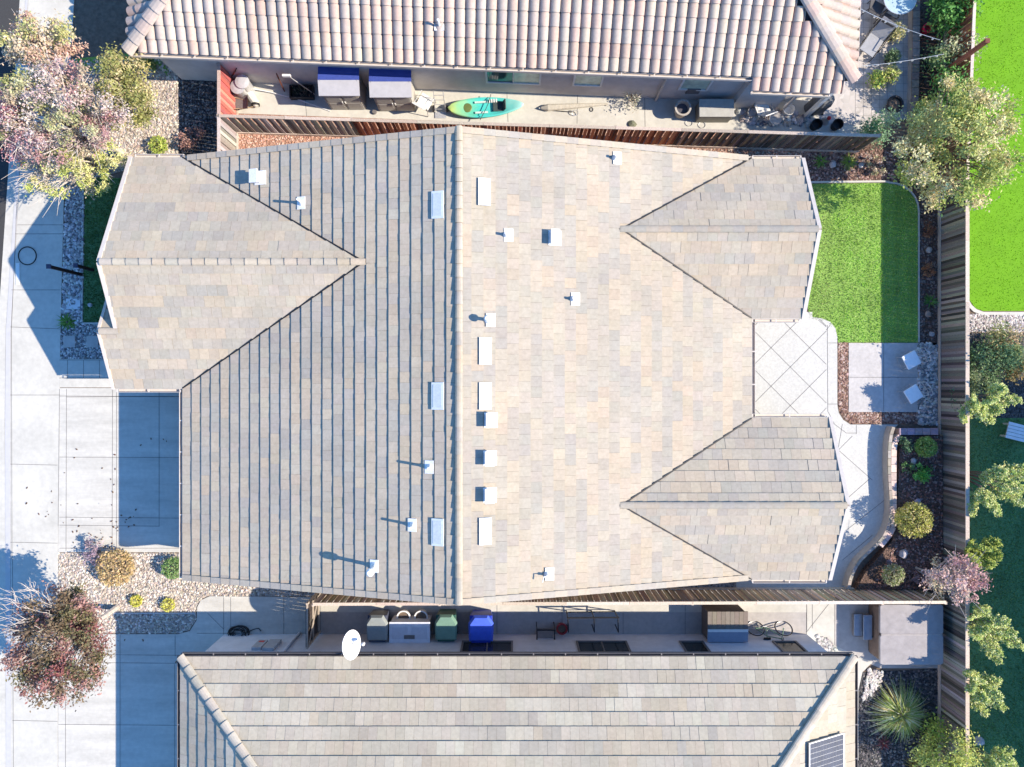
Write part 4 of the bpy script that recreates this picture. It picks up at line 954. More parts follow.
bush('tan tipped shrub beside the dense dark green one, nearer the right edge', 1003, 346, .6, 1.7, [(.26, .24, .11), (.18, .22, .09), (.34, .28, .16)], 2000, .05, 2412, round_=False)
bush('brownish shrub at the right edge beyond the gravel strip', 1020, 368, .6, 1.6, [(.20, .16, .07), (.26, .22, .1), (.14, .15, .06)], 2000, .05, 242, round_=False)
plume_shrub('pale green plumed shrub by the shaded turf corner, above the white bench', G(950, 398), [W(*p) for p in ((1004, 388, 2.3), (992, 402, 2.4), (982, 418, 2.2), (975, 403, 2.2), (1000, 412, 2.1), (1020, 400, 2.0))], PALE, .32, .048, 1054, 243)
plume_shrub('largest pale green plumed shrub, its long fronds pointing down over the rear lawn', G(948, 470), [W(*p) for p in ((1030, 476, 2.4), (1036, 508, 2.3), (1024, 490, 2.4), (998, 514, 2.3), (1005, 472, 2.3), (990, 505, 2.2))], PALE, .32, .048, 1054, 244)
plume_shrub('yellow green plumed shrub next to the small pink tree', G(946, 540), [W(*p) for p in ((985, 548, 2.2), (1000, 556, 2.1), (990, 566, 2.2), (976, 562, 2.2))], YGREEN, .34, .048, 900, 245)
plume_shrub('plumed shrub with lime fronds beside the shaded spa cover', G(942, 605), [W(*p) for p in ((985, 610, 2.3), (1008, 622, 2.4), (1026, 648, 2.2), (1000, 655, 2.2), (985, 632, 2.3), (1015, 634, 2.3), (975, 616, 2.2))], PALE, .32, .048, 952, 246)
plume_shrub('lowest plumed shrub with a single spray of pale fronds over the dark lawn', G(940, 665), [W(*p) for p in ((980, 680, 2.2), (1000, 697, 2.2), (1004, 708, 2.1), (985, 700, 2.2), (974, 688, 2.2))], PALE, .32, .048, 884, 247)
plume_shrub('green plumed shrub cut by the bottom right corner', G(950, 735), [W(*p) for p in ((1012, 760, 2.2), (995, 770, 2.2), (1025, 775, 2.1))], PALE, .32, .048, 884, 248)
spiky('large fountain of long green and white leaves in the black mulch bed', 899, 712, 900, 1.65, [(.44, .55, .14), (.54, .60, .24), (.70, .72, .50), (.32, .46, .10), (.52, .44, .18)], 251, .02, droop=.62, lift=(.55, 1.45))
spiky('small dark red spiky plant in the black mulch bed', 885, 744, 70, .45, [(.26, .07, .07), (.34, .14, .12), (.18, .05, .05)], 252, .016)
bush('yellow green bush cut by the bottom edge beside the tall fence', 944, 752, .95, 2.3, YGREEN+[(.44, .36, .12)], 4200, .05, 253, round_=False)
spiky('orange tipped grass tuft at the bottom edge beside the yellow green bush', 915, 768, 90, .5, [(.44, .26, .06), (.40, .34, .1)], 254, .014)
bush('sparse grey green shrub in the white path, against the beige wall', 634, 98, .42, .8, [(.22, .26, .16), (.32, .34, .24), (.40, .40, .32)], 420, .035, 255, round_=False)
stone('mossy dark stone lying on the white path by the red boards', 632, 124, .18, (.16, .17, .12), 12, flat=.5)

# ------------------------------------------------------------------ front yard things
ub_ = thing('utility_lid', 'pale square utility box lid set into the cobble strip', 'utility lid', (*G(74, 304), 0))
b = MB(); c = W(74, 304); b.box((c.x, c.y, .03), (.56, .42, .06)); b.build('lid', M('lid_concrete', (.60, .62, .64), .85, .1), ub_, bevel=.01)
b = MB(); b.box((c.x, c.y, .063), (.14, .05, .008)); b.build('lifting_slot', mTrimDark, ub_)
for i, (px, lab) in enumerate(((70, 'left grey stepping stone in the small gravel square'), (93, 'right grey stepping stone in the small gravel square, beside the porch roof'))):
    b = MB(); c = W(px, 341.5); b.box((c.x, c.y, .035), (.46, .46, .05)); tag(b.build('stepping_stone', mConcOld, bevel=.012), lab, 'stepping stone', 'stepping stones in the gravel square')
mh = thing('manhole_cover', 'round dark rimmed cover set flush in the pavement beside a white strip', 'manhole cover', (*G(28, 256), .03))
b = MB(); c = W(28, 256); pr = [(c.x+.35*math.cos(2*math.pi*i/32), c.y+.35*math.sin(2*math.pi*i/32), .040) for i in range(32)]; b.tube(pr, .022, 6, closed=True); b.build('rim', mBlack, mh)
b = MB(); b.lathe((c.x, c.y, .029), [(.33, 0), (.33, .006)], 32); b.build('lid', mConc, mh)
b = MB(); c = W(18.5, 274); b.box((c.x, c.y, .042), (.15, .85, .016)); tag(b.build('kerb_marker', mTrim, bevel=.005), 'narrow white strip lying along the kerb under the round cover', 'kerb strip')
mPost = M('dark_post_wood', (.035, .02, .022), .7, .2, 12)
for i, (bx, by, h, lab) in enumerate(((84, 270.5, 2.0, 'taller dark square post with a flat cap, nearer the pavement'), (88, 270, 1.1, 'shorter dark square post with a flat cap, nearer the gable tip'))):
    c = W(bx, by) if i == 0 else W(76, 265.5, 1.1); t = thing('post', lab, 'post', (c.x, c.y, 0), 'dark posts on the front lawn')
    if i == 0: q = W(49, 266.5, 2.0); c = Vector((q.x, q.y, 0)); t.location = (c.x, c.y, 0)
    b = MB(); b.box((c.x, c.y, h/2), (.11, .11, h)); b.build('shaft', mPost, t)
    b = MB(); b.box((c.x, c.y, h+.02), (.17, .17, .05)); b.build('cap', M('post_cap', (.06, .06, .10), .5), t, bevel=.01)
stone('small pale stone on the dark front lawn', 90, 305, .10, (.42, .42, .44), 15)

# coiled hose
c = W(240, 632); ht = thing('garden_hose', 'black garden hose coiled in a heap on the blue shaded walk', 'hose', (c.x, c.y, .03)); b = MB(); rng = random.Random(3)
pts = []
for i in range(150):
    a = i*.42; r_ = .26+.10*math.sin(i*.13)+rng.uniform(-.02, .02); pts.append((c.x+r_*1.15*math.cos(a), c.y+r_*.85*math.sin(a), .045+.0014*i+.01*math.sin(i)))
b.tube(pts, .016, 6); pe = pts[-1]
b.tube([pts[0], (c.x+.55, c.y+.12, .05), (c.x+.75, c.y+.16, .05), (c.x+.85, c.y+.05, .05)], .016, 6); b.build('hose', mBlack, ht)
b = MB(); b.lathe((c.x+.87, c.y+.04, .05), [(.02, -.03), (.03, 0), (.02, .04)], 8); b.build('nozzle', mSteel, ht)

# ------------------------------------------------------------------ south side yard
def bin_(label, px, py, body, lid, w=.74, dpt_=.86):
    c = W(px, py, 1.0); t = thing('wheelie_bin', label, 'bin', (c.x, c.y, 0), 'wheeled bins along the grey wall')
    b = MB(); lo = [(c.x-w*.40, c.y-dpt_*.38), (c.x+w*.40, c.y-dpt_*.38), (c.x+w*.40, c.y+dpt_*.38), (c.x-w*.40, c.y+dpt_*.38)]
    hi = [(c.x-w*.48, c.y-dpt_*.47), (c.x+w*.48, c.y-dpt_*.47), (c.x+w*.48, c.y+dpt_*.44), (c.x-w*.48, c.y+dpt_*.44)]
    L = [Vector((*q, .05)) for q in lo]; H = [Vector((*q, .95)) for q in hi]
    b.face(L[::-1]); b.face(H)
    for i in range(4): b.face([L[i-1], L[i], H[i], H[i-1]])
    b.build('body', body, t, bevel=.02)
    k = MB()
    pr = [(-.5, -.50), (.5, -.50), (.53, -.1), (.53, .18), (.30, .46), (-.30, .46), (-.53, .18), (-.53, -.1)]
    A = [Vector((c.x+x*w, c.y+y*dpt_, .97)) for x, y in pr]; B = [Vector((c.x+x*w*.84, c.y+y*dpt_*.86, 1.07+(.05 if y > -.2 else 0))) for x, y in pr]
    k.face(A[::-1]); k.face([B[0], B[1], B[2], B[7]]); k.face([B[7], B[2], B[3], B[6]]); k.face([B[6], B[3], B[4], B[5]])
    for i in range(8): k.face([A[i-1], A[i], B[i], B[i-1]])
    k.build('lid', lid, t)
    hb = MB(); hb.tube([(c.x-w*.4, c.y-dpt_*.52, .98), (c.x+w*.4, c.y-dpt_*.52, .98)], .025, 8); hb.build('handle', body, t)
    for s in (-1, 1):
        wh = MB(); wh.lathe((c.x+s*w*.45, c.y-dpt_*.40, .13), [(.13, -.03), (.13, .03)], 16, rot=Matrix.Rotation(R(90), 3, 'Y')); wh.build('wheel', mBlack, t)
    return t
mBinGrey = M('bin_charcoal', (.06, .07, .11), .5, .1); mLidGrey = M('bin_lid_grey', (.26, .29, .29), .5, .1)
mBinGreen = M('bin_green', (.03, .10, .08), .5, .1); mLidGreen = M('bin_lid_green', (.16, .28, .22), .5, .1)
mBinBlue = M('bin_blue', (.02, .05, .45), .45, .1); mLidBlue = M('bin_lid_blue', (.07, .14, .70), .5, .1)
bin_('charcoal wheeled bin beside the satellite dish', 377, 627.5, mBinGrey, mLidGrey, .78, 1.02)
bin_('green wheeled bin between the grey cabinet and the blue bin', 446, 627, mBinGreen, mLidGreen, .80, 1.02)
bin_('bright blue wheeled bin, rightmost of the three', 481, 628, mBinBlue, mLidBlue, .90, 1.04)
mCab = M('cabinet_plastic', (.66, .69, .76), .6, .08)
k1 = W(389, 643, .95); k2 = W(430, 622, .95); cx, cy, w, dp = (k1.x+k2.x)/2, (k1.y+k2.y)/2, k2.x-k1.x, k2.y-k1.y
t = thing('storage_cabinet', 'pale grey plastic storage cabinet between the charcoal and green bins', 'cabinet', (cx, cy, 0))
b = MB(); b.box((cx, cy, .46), (w*.96, dp*.94, .88)); b.build('body', mCab, t, bevel=.02)
b = MB(); b.box((cx, cy, .93), (w, dp, .06)); b.build('lid', mCab, t, bevel=.02)
for s in (-1, 1):
    b = MB(); b.box((cx+s*w*.24, cy-.02, .968), (w*.38, dp*.55, .018)); b.build('lid_panel', M('cabinet_panel', (.55, .58, .66), .6, .08), t)
b = MB(); b.box((cx, cy-dp*.2, .985), (w*.26, .14, .03)); b.build('handle', mTrimDark, t)
for px, lab in ((403.5, 'left white rimmed round pot behind the grey cabinet'), (421, 'right white rimmed round pot behind the grey cabinet')):
    c = W(px, 617.5, .5); t = thing('plant_pot', lab, 'pot', (c.x, c.y, 0), 'round pots behind the grey cabinet')
    b = MB(); b.lathe((c.x, c.y, .02), [(.18, 0), (.25, .42), (.27, .42), (.27, .50), (.22, .50), (.21, .44)], 22); b.build('pot', mTrim, t, smooth=False)
    b = MB(); b.lathe((c.x, c.y, .455), [(.215, 0), (.205, .012)], 18); b.build('soil', mSoil, t)
# chair
c = W(545.5, 633, .45); t = thing('chair', 'black framed patio chair with a tan seat beside the red pot', 'chair', (c.x, c.y, 0))
b = MB(); b.box((c.x, c.y-.02, .45), (.62, .34, .05)); b.build('seat', M('tan_seat', (.34, .26, .22), .8, .1), t, bevel=.015)
b = MB(); b.box((c.x, c.y+.24, .78), (.68, .05, .26), rot=Matrix.Rotation(R(-12), 3, 'X')); b.build('backrest', mBlack, t)
for sx in (-1, 1):
    for sy in (-1, 1):
        b = MB(); b.tube([(c.x+sx*.34, c.y+sy*.28, .02), (c.x+sx*.34, c.y+sy*.24, .44), (c.x+sx*.34, c.y+.22*sy, .62 if sy < 0 else .8)], .02, 6); b.build('leg', mBlack, t)
    b = MB(); b.tube([(c.x+sx*.34, c.y-.28, .62), (c.x+sx*.34, c.y+.24, .64)], .024, 6); b.build('armrest', mBlack, t)
b = MB(); b.box((c.x, c.y-.30, .42), (.68, .03, .04)); b.build('front_rail', mBlack, t)
c = W(562, 629, .4); t = thing('plant_pot', 'dark red round pot between the chair and the black rack', 'pot', (c.x, c.y, 0))
b = MB(); b.lathe((c.x, c.y, .02), [(.13, 0), (.19, .34), (.22, .34), (.22, .42), (.16, .42), (.15, .34)], 22); b.build('pot', M('red_glaze', (.28, .03, .035), .35, .15), t)
b = MB(); b.lathe((c.x, c.y, .36), [(.155, 0), (.15, .01)], 18); b.build('soil', mSoil, t)
t = thing('metal_rack', 'empty black metal frame rack on the shaded grey path', 'rack', (*G(594, 622), 0)); b = MB()
q = [W(568, 618, .9), W(618, 617.5, .9)]
for px in (568, 594, 618):
    a = W(px, 618, .9); b.tube([(a.x, a.y, .03), (a.x, a.y, .9)], .022, 6); b.tube([(a.x, a.y, .88), (a.x+.02, a.y-.55, .86)], .022, 6); b.tube([(a.x+.02, a.y-.55, .03), (a.x+.02, a.y-.55, .86)], .022, 6)
b.tube([(q[0].x-.05, q[0].y, .9), (q[1].x+.05, q[1].y, .9)], .03, 6); b.tube([(q[0].x, q[0].y, .2), (q[1].x, q[1].y, .2)], .018, 6)
b.build('frame', mBlack, t)
# big storage box
k1 = W(708, 643, 1.05); k2 = W(748.5, 612, 1.05); cx, cy, w, dp = (k1.x+k2.x)/2, (k1.y+k2.y)/2, k2.x-k1.x, k2.y-k1.y
t = thing('storage_box', 'large storage box with a ribbed tan lid next to the bicycle', 'storage box', (cx, cy, 0))
b = MB(); b.box((cx-.02, cy, .49), (w*.94, dp*.94, .93)); b.build('body', M('box_brown', (.13, .11, .10), .7, .15), t, bevel=.015)
b = MB()
for i in range(9): b.box((cx-w*.444+w*.111*i, cy+dp*.2, .985+.006*(i % 2)), (w*.105, dp*.6, .05), tint=jit((.20, .17, .14), .1))
b.build('back_lid', M('ribbed_lid', (1, 1, 1), .7, .1, tint=True), t)
b = MB(); b.box((cx, cy-dp*.3, .98), (w, dp*.38, .05), rot=Matrix.Rotation(R(6), 3, 'X')); b.build('front_lid', M('box_lid_shade', (.26, .30, .38), .55, .08), t)  # blue grey half of the lid, shade put into its colour
b = MB(); b.box((cx, cy-dp*.11, 1.02), (w, .10, .03)); b.build('hinge_strip', mTrim, t)
# bicycle leaning on the wall
def bicycle(label, a, b_, lean=.35):
    """a, b_: wheel contact points (x,y)"""
    a = Vector((*a, 0)); b_ = Vector((*b_, 0)); d = (b_-a).normalized(); s = Vector((-d.y, d.x, 0)); up = (Vector((0, 0, 1))*math.cos(lean)-s*math.sin(lean)).normalized(); nrm = d.cross(up); r = .33
    t = thing('bicycle', label, 'bicycle', (a+b_)/2); f = MB(); mF = M('bike_green', (.14, .24, .17), .4)
    P = lambda u, h: a+d*u+up*h
    L = (b_-a).length
    for k, c in (('wheel', P(0, r)), ('wheel', P(L, r))):
        w = MB(); w.tube([c+d*math.cos(2*math.pi*i/28)*r+up*math.sin(2*math.pi*i/28)*r for i in range(28)], .022, 6, closed=True); wo_ = w.build(k, mBlack, t)
        w = MB(); w.tube([c+d*math.cos(2*math.pi*i/24)*r*.92+up*math.sin(2*math.pi*i/24)*r*.92 for i in range(24)], .012, 5, closed=True)
        for i in range(10): w.tube([c, c+d*math.cos(2*math.pi*i/10)*r*.92+up*math.sin(2*math.pi*i/10)*r*.92], .003, 3)
        w.build('rim', mSteel, wo_)
    bb, st, hd_ = P(L*.40, .30), P(L*.30, .78), P(L*.80, .80)
    for x, y in ((bb, st), (bb, hd_-up*.12), (st-up*.1, hd_), (P(0, r), bb), (P(0, r), st-up*.12), (hd_, P(L, r))): f.tube([x, y], .02, 6)
    f.build('frame', mF, t)
    q = MB(); q.beam(st+up*.03-d*.14, st+up*.03+d*.12, .12, .06, up=up); q.build('saddle', mBlack, t)
    q = MB(); q.tube([hd_+up*.15-nrm*.28-d*.05, hd_+up*.17-nrm*.05, hd_+up*.17+nrm*.05, hd_+up*.15+nrm*.28-d*.05], .014, 6); q.tube([hd_, hd_+up*.17], .016, 6); q.build('handlebar', mBlack, t)
    q = MB(); q.tube([bb+nrm*.08+d*.16, bb+nrm*.06, bb-nrm*.06, bb-nrm*.08-d*.16], .014, 6); q.tube([bb+nrm*.05+d*.09*math.cos(i*.4)+up*.09*math.sin(i*.4) for i in range(15)], .01, 4); q.build('crank', mSteel, t)
bicycle('bicycle with a pale green frame leaning against the blue grey wall', G(753, 621), G(781, 621), .62)

# spa with cover and steps
z = .98; k1 = W(880, 665, z); k2 = W(943.5, 604.5, z); cx, cy, w, dp = (k1.x+k2.x)/2, (k1.y+k2.y)/2, k2.x-k1.x, k2.y-k1.y
t = thing('hot_tub', 'square hot tub under a folded grey brown cover, partly in blue shade', 'hot tub', (cx, cy, 0))
def rrect(cx, cy, w, h, r, n=5):
    o = []
    for sx, sy, a in ((1, 1, 0), (-1, 1, 90), (-1, -1, 180), (1, -1, 270)): o += arc(cx+sx*(w/2-r), cy+sy*(h/2-r), r, a, a+90, n)
    return o
b = MB(); b.prism(rrect(cx, cy, w*.96, dp*.96, .18), .03, .84); b.build('tub', M('spa_cabinet', (.16, .12, .10), .7, .2), t)
mCov = M('spa_cover', (.31, .29, .285), .75, .12, 4, .2, 25, var2=.08)
for s in (-1, 1):
    b = MB(); b.prism([(x, cy+s*dp*.252+(y-cy)*.492) for x, y in rrect(cx, cy, w, dp, .16)], .86, .98); b.build('cover_half', mCov, t, bevel=.02)
b = MB(); b.box((cx, cy, .984), (w*.97, .05, .012)); b.build('fold_strip', M('fold', (.36, .33, .31), .8), t)
ck = W(863, 626, .3); t = thing('spa_steps', 'two slate blue step treads on a stand beside the hot tub', 'steps', (ck.x, ck.y, 0))
for i, (px, py, zz, hh) in enumerate(((858.5, 625, .22, 22), (868, 627.5, .44, 25))):
    c = W(px, py, zz); b = MB(); b.box((c.x, c.y, zz-.03), (.34, hh/26.0, .06)); b.build('tread', M('tread_blue', (.26, .30, .36), .7, .1), t, bevel=.02)
b = MB(); c = W(863, 626, .2)
for s in (-1, 1): b.box((c.x+.0, c.y+s*.40, .10), (.60, .04, .16)); b.box((c.x+.18, c.y+s*.40, .28), (.28, .04, .20))
b.box((c.x-.30, c.y, .09), (.03, .84, .14)); b.build('stand', mTrimDark, t)

# ------------------------------------------------------------------ seating corner and back garden
def wire_chair(label, px, py, rz):
    t = thing('wire_chair', label, 'chair', (0, 0, 0), 'pale chairs on the seating slab'); mW = mSteel
    b = MB(); b.box((0, 0, .46), (.58, .58, .06)); b.build('seat', M('white_seat', (.80, .81, .82), .7, .06), t, bevel=.03)
    b = MB(); b.tube([(-.24, .24, .46), (-.30, .40, .62), (-.27, .46, .85), (0, .48, .93), (.27, .46, .85), (.30, .40, .62), (.24, .24, .46)], .011, 6)
    for u in (-.15, 0, .15): b.tube([(u, .24, .45), (u*1.1, .40, .62), (u*1.05, .47, .90)], .005, 5)
    b.tube([(-.29, .40, .66), (0, .43, .68), (.29, .40, .66)], .007, 5); b.build('back_hoop', mW, t)
    for sx in (-1, 1):
        for sy in (-1, 1):
            b = MB(); b.tube([(sx*.22, sy*.22, .44), (sx*.27, sy*.27, .02)], .013, 6); b.build('leg', mW, t)
    b = MB(); b.tube([(-.27, -.27, .04), (-.27, .27, .04), (.27, .27, .04), (.27, -.27, .04)], .01, 5, closed=True); b.build('base_loop', mW, t)
    c = W(px, py, .46); t.location = (c.x, c.y, .026); t.rotation_euler = (0, 0, rz); return t
wire_chair('upper pale wire chair, its hoop back over the cobbles', 911, 360, R(-62))
wire_chair('lower pale wire chair, nearer the bark border', 913, 394, R(-58))
# bench on the rear lawn
c = W(1017, 432, .45); t = thing('bench', 'white garden bench on the shaded rear lawn, cut by the right edge', 'bench', (c.x, c.y, 0)); m = Matrix.Rotation(R(-14), 3, 'Z')
b = MB()
for i in range(5): b.box(c+m @ Vector((.1, -.26+.13*i, 0)), (1.0, .115, .04), rot=m)
b.build('seat', M('bench_white', (.72, .72, .74), .6, .08), t)
for sx in (-.3, .45):
    for sy in (-.24, .24): b = MB(); b.box(c+m @ Vector((sx, sy, -.22)), (.06, .06, .42), rot=m); b.build('leg', mTrim, t)
stone('pale stone on the dark rear lawn near the bottom of the tall fence', 979, 741, .22, (.46, .42, .40), 31)

# ------------------------------------------------------------------ north side yard
mShed = M('shed_grey', (.40, .39, .36), .6, .08, 4); mShedR = M('shed_roof_grey', (.42, .42, .45), .55, .08, 4); mShedB = M('shed_roof_blue', (.05, .08, .32), .5, .12, 4)
def shed(label, px0, px1, py):
    a = G(px0, py); e = G(px1, py); w = e[0]-a[0]; dp = .88; cx = (a[0]+e[0])/2; yf = a[1]; t = thing('garden_shed', label, 'shed', (cx, yf+dp/2, 0), 'plastic garden sheds by the beige wall')
    b = MB(); b.box((cx, yf+dp/2, .79), (w-.04, dp-.04, 1.52)); b.build('body', mShed, t)
    for s in (-1, 1):
        b = MB(); b.box((cx+s*w*.235, yf+.0, .78), (w*.44, .03, 1.40))
        for q in (-1, 1): b.box((cx+s*w*.235, yf-.017, .78+q*.34), (w*.36, .012, .58))
        do = b.build('door', mShed, t); h = MB(); h.box((cx+s*.05, yf-.04, .82), (.03, .04, .16)); h.build('handle', mTrim, do)
    y0, y1, y2 = yf-.08, yf+dp*.50, yf+dp+.10; z0, z1, z2 = 1.58, 1.74, 1.70
    def slope(nm, ya, za, yb, zb, mat):
        b = MB(); x0, x1 = cx-w/2-.05, cx+w/2+.05; T = [(x0, ya, za), (x1, ya, za), (x1, yb, zb), (x0, yb, zb)]; L = [(x, y, z-.05) for x, y, z in T]; b.face(T); b.face(L[::-1])
        for i in range(4): b.face([L[i-1], L[i], T[i], T[i-1]])
        b.build(nm, mat, t)
    slope('front_roof', y0, z0, y1, z1, mShedR); slope('back_roof', y1+.003, z1, y2, z2, mShedB)
    b = MB()
    for s in (-1, 1): b.face([(cx+s*(w/2-.02), yf+.02, 1.5), (cx+s*(w/2-.02), yf+dp-.02, 1.5), (cx+s*(w/2-.02), y1, 1.76)][::s])
    b.build('gable', mShed, t)
shed('left grey shed with double doors and a navy back roof slope', 331, 367, 110)
shed('right grey shed with a navy back roof slope, beside the kayak', 379, 416, 111.5)
# kayak
def kayak(px, py):
    t = thing('kayak', 'turquoise and yellow sit on top kayak lying on the white path', 'kayak', (0, 0, 0)); L, w = 2.95, .78
    mK = bpy.data.materials.new('kayak_blend'); mK.use_nodes = True; n = mK.node_tree.nodes; l = mK.node_tree.links
    tc = n.new('ShaderNodeTexCoord'); sx = n.new('ShaderNodeSeparateXYZ'); l.new(tc.outputs['Object'], sx.inputs[0])
    nz = n.new('ShaderNodeTexNoise'); nz.inputs['Scale'].default_value = 2.5; l.new(tc.outputs['Object'], nz.inputs[0])
    ad = n.new('ShaderNodeMath'); ad.operation = 'MULTIPLY_ADD'; ad.inputs[1].default_value = .9; l.new(nz.outputs[0], ad.inputs[0]); l.new(sx.outputs[0], ad.inputs[2])
    cr = n.new('ShaderNodeValToRGB'); mr = n.new('ShaderNodeMapRange'); mr.inputs[1].default_value = -1.1; mr.inputs[2].default_value = 1.9; l.new(ad.outputs[0], mr.inputs[0]); l.new(mr.outputs[0], cr.inputs[0])
    e = cr.color_ramp.elements; e[0].position = .0; e[0].color = (.42, .50, .12, 1); e[1].position = 1; e[1].color = (.35, .66, .60, 1); x = e.new(.30); x.color = (.12, .46, .32, 1); x = e.new(.42); x.color = (.06, .52, .48, 1); x = e.new(.75); x.color = (.10, .56, .52, 1)
    l.new(cr.outputs[0], n['Principled BSDF'].inputs['Base Color']); n['Principled BSDF'].inputs['Roughness'].default_value = .35
    b = MB(); N = 22; rings = []
    for i in range(N+1):
        u = i/N; x = -L/2+L*u; hw = w/2*(max(0, math.sin(math.pi*(u**.85)))**.62)*(1 if .02 < u < .98 else .3)+.012; top = .30+.10*(2*u-1)**2; deckz = top-.10*math.exp(-((u-.5)/.28)**4)
        bot = .02+.22*abs(2*u-1)**4
        rings.append([(x, 0, bot), (x, -hw*.7, bot+.04), (x, -hw, top-.08), (x, -hw*.93, top), (x, -hw*.72, deckz), (x, 0, deckz+(.04 if abs(2*u-1) > .75 else 0)), (x, hw*.72, deckz), (x, hw*.93, top), (x, hw, top-.08), (x, hw*.7, bot+.04)])
    base = 0
    for rg in rings: b.v += rg
    for i in range(N):
        for j in range(10): b.f.append((i*10+j, (i+1)*10+j, (i+1)*10+(j+1) % 10, i*10+(j+1) % 10)); b.mi.append(0); b.t.append((1, 1, 1))
    b.f.append(tuple(range(10))); b.f.append(tuple(N*10+j for j in reversed(range(10)))); b.mi += [0, 0]; b.t += [(1, 1, 1)]*2
    b.build('hull', mK, t, smooth=True)
    mS_ = M('kayak_dark', (.05, .07, .07), .6)
    b = MB(); b.box((.48, 0, .27), (.42, .38, .05)); b.build('seat', mS_, t, bevel=.02)
    b = MB(); b.box((.72, 0, .40), (.05, .38, .26), rot=Matrix.Rotation(R(20), 3, 'Y')); b.build('backrest', mS_, t, bevel=.015)
    b = MB(); b.lathe((-.72, 0, .26), [(.17, 0), (.18, .03), (.15, .05), (.02, .055)], 20); b.build('hatch', M('hatch_olive', (.12, .16, .05), .5), t)
    for i in range(4):
        b = MB(); b.box((.15+.09*i, .22, .30), (.05, .14, .02)); b.build('foot_ridge', mTrim, t)
    for s in (-1, 1):
        b = MB(); b.box((-.18, s*.2, .26), (.5, .07, .05)); b.build('foot_well', M('white_well', (.5, .62, .58), .5), t)
    b = MB(); b.tube([(-.25, -.52, .36), (.0, -.1, .36), (.1, .1, .36), (.22, .45, .36)], .014, 6); b.build('strap', mS_, t)
    c = W(px, py, .25); t.location = (c.x, c.y, .028); t.rotation_euler = (0, 0, R(3)); return t
kayak(486, 107.5)
# clutter between the right shed and the kayak
def patio_chair(label, px, py, rz, mat, frame_m, cat='chair', group=None):
    t = thing('patio_chair', label, cat, (0, 0, 0), group)
    b = MB(); b.box((0, 0, .42), (.52, .5, .04)); b.build('seat', mat, t, bevel=.01)
    b = MB(); b.box((0, .33, .72), (.50, .04, .58), rot=Matrix.Rotation(R(-24), 3, 'X')); b.build('backrest', mat, t, bevel=.01)
    for sx in (-1, 1):
        b = MB(); b.tube([(sx*.28, -.28, .02), (sx*.28, -.24, .62), (sx*.28, .28, .64), (sx*.28, .34, .02)], .018, 6); b.build('side_frame', frame_m, t)
    c = W(px, py, .5); t.location = (c.x, c.y, .03); t.rotation_euler = (0, 0, rz); return t
patio_chair('white folding chair among clutter between the right shed and the kayak', 425, 101, R(150), mTrim, mSteel)
t = thing('hand_cart', 'grey metal hand cart standing at the nose of the kayak', 'cart', (*G(440, 105), 0)); c = W(440, 105, .3)
b = MB()
for s in (-1, 1): b.tube([(c.x+s*.2, c.y-.2, .05), (c.x+s*.2, c.y-.1, .3), (c.x+s*.18, c.y+.28, .95)], .018, 6)
for i in range(4): b.tube([(c.x-.2, c.y-.13+.1*i, .22+.2*i), (c.x+.2, c.y-.13+.1*i, .22+.2*i)], .014, 6)
b.box((c.x, c.y-.3, .05), (.44, .24, .02)); b.build('frame', mSteel, t)
for s in (-1, 1): b = MB(); b.lathe((c.x+s*.27, c.y-.08, .14), [(.13, -.03), (.13, .03)], 16, rot=Matrix.Rotation(R(90), 3, 'Y')); b.build('wheel', mBlack, t)
def bucket(label, px, py, r, h, mat, lid=None, name='bucket', z0=.03, group=None):
    c = W(px, py, h); t = thing(name, label, name.replace('_', ' '), (c.x, c.y, 0), group)
    b = MB(); b.lathe((c.x, c.y, z0), [(r*.8, 0), (r, h), (r*1.05, h), (r*1.05, h-.04), (r*.92, h-.03), (r*.85, .12)], 20); b.build('body', mat, t)
    if lid: b = MB(); b.lathe((c.x, c.y, z0+h), [(r*1.08, -.02), (r*1.08, .02), (r*.6, .05), (.03, .06)], 20); b.build('lid', lid, t)
    else: b = MB(); b.tube([(c.x+r*1.04*math.cos(a), c.y+r*1.04*math.sin(a)*.6, z0+h+.12*math.sin(a)) for a in [math.pi*i/10 for i in range(11)]], .006, 5); b.build('handle', mBlack, t)
    return t
bucket('lidded steel drum by the red gate, left of its twin', 238, 87, .26, .75, mSteel, M('drum_lid', (.36, .37, .39), .5, .15), 'metal_drum', group='steel drums by the red gate')
bucket('lidded steel drum by the red gate, right and nearer the wall', 242.5, 82, .25, .85, mSteel, M('drum_lid', (.42, .43, .45), .5, .15), 'metal_drum', group='steel drums by the red gate')
c = W(251, 96, .3); b = MB(); b.tube([(c.x-.30, c.y+.42, .30), (c.x-.1, c.y+.15, .24), (c.x+.12, c.y-.2, .2), (c.x+.2, c.y-.36, .18)], [.10, .17, .16, .09], 10)
tag(b.build('rolled_tarp', M('tarp_white', (.56, .54, .48), .8, .2, 8)), 'rolled off white tarp lying against the steel drums', 'tarp')
bl = thing('wheelbarrow', 'dark wheelbarrow tipped on the white path below the steel drums', 'wheelbarrow', (*G(240, 104), 0)); c = W(240, 103, .35)
b = MB(); L = [(c.x-.28, c.y-.2, .25), (c.x+.22, c.y-.16, .25), (c.x+.22, c.y+.16, .25), (c.x-.28, c.y+.2, .25)]; H = [(c.x-.42, c.y-.32, .52), (c.x+.34, c.y-.26, .46), (c.x+.34, c.y+.26, .46), (c.x-.42, c.y+.32, .52)]
b.face(L)
for i in range(4): b.face([L[i-1], L[i], H[i], H[i-1]])
b.build('tray', M('barrow_steel', (.14, .13, .13), .5, .3, 12), bl)
b = MB()
for s in (-1, 1): b.tube([(c.x+.55, c.y+s*.05, .15), (c.x, c.y+s*.2, .27), (c.x-.75, c.y+s*.26, .5)], .018, 6)
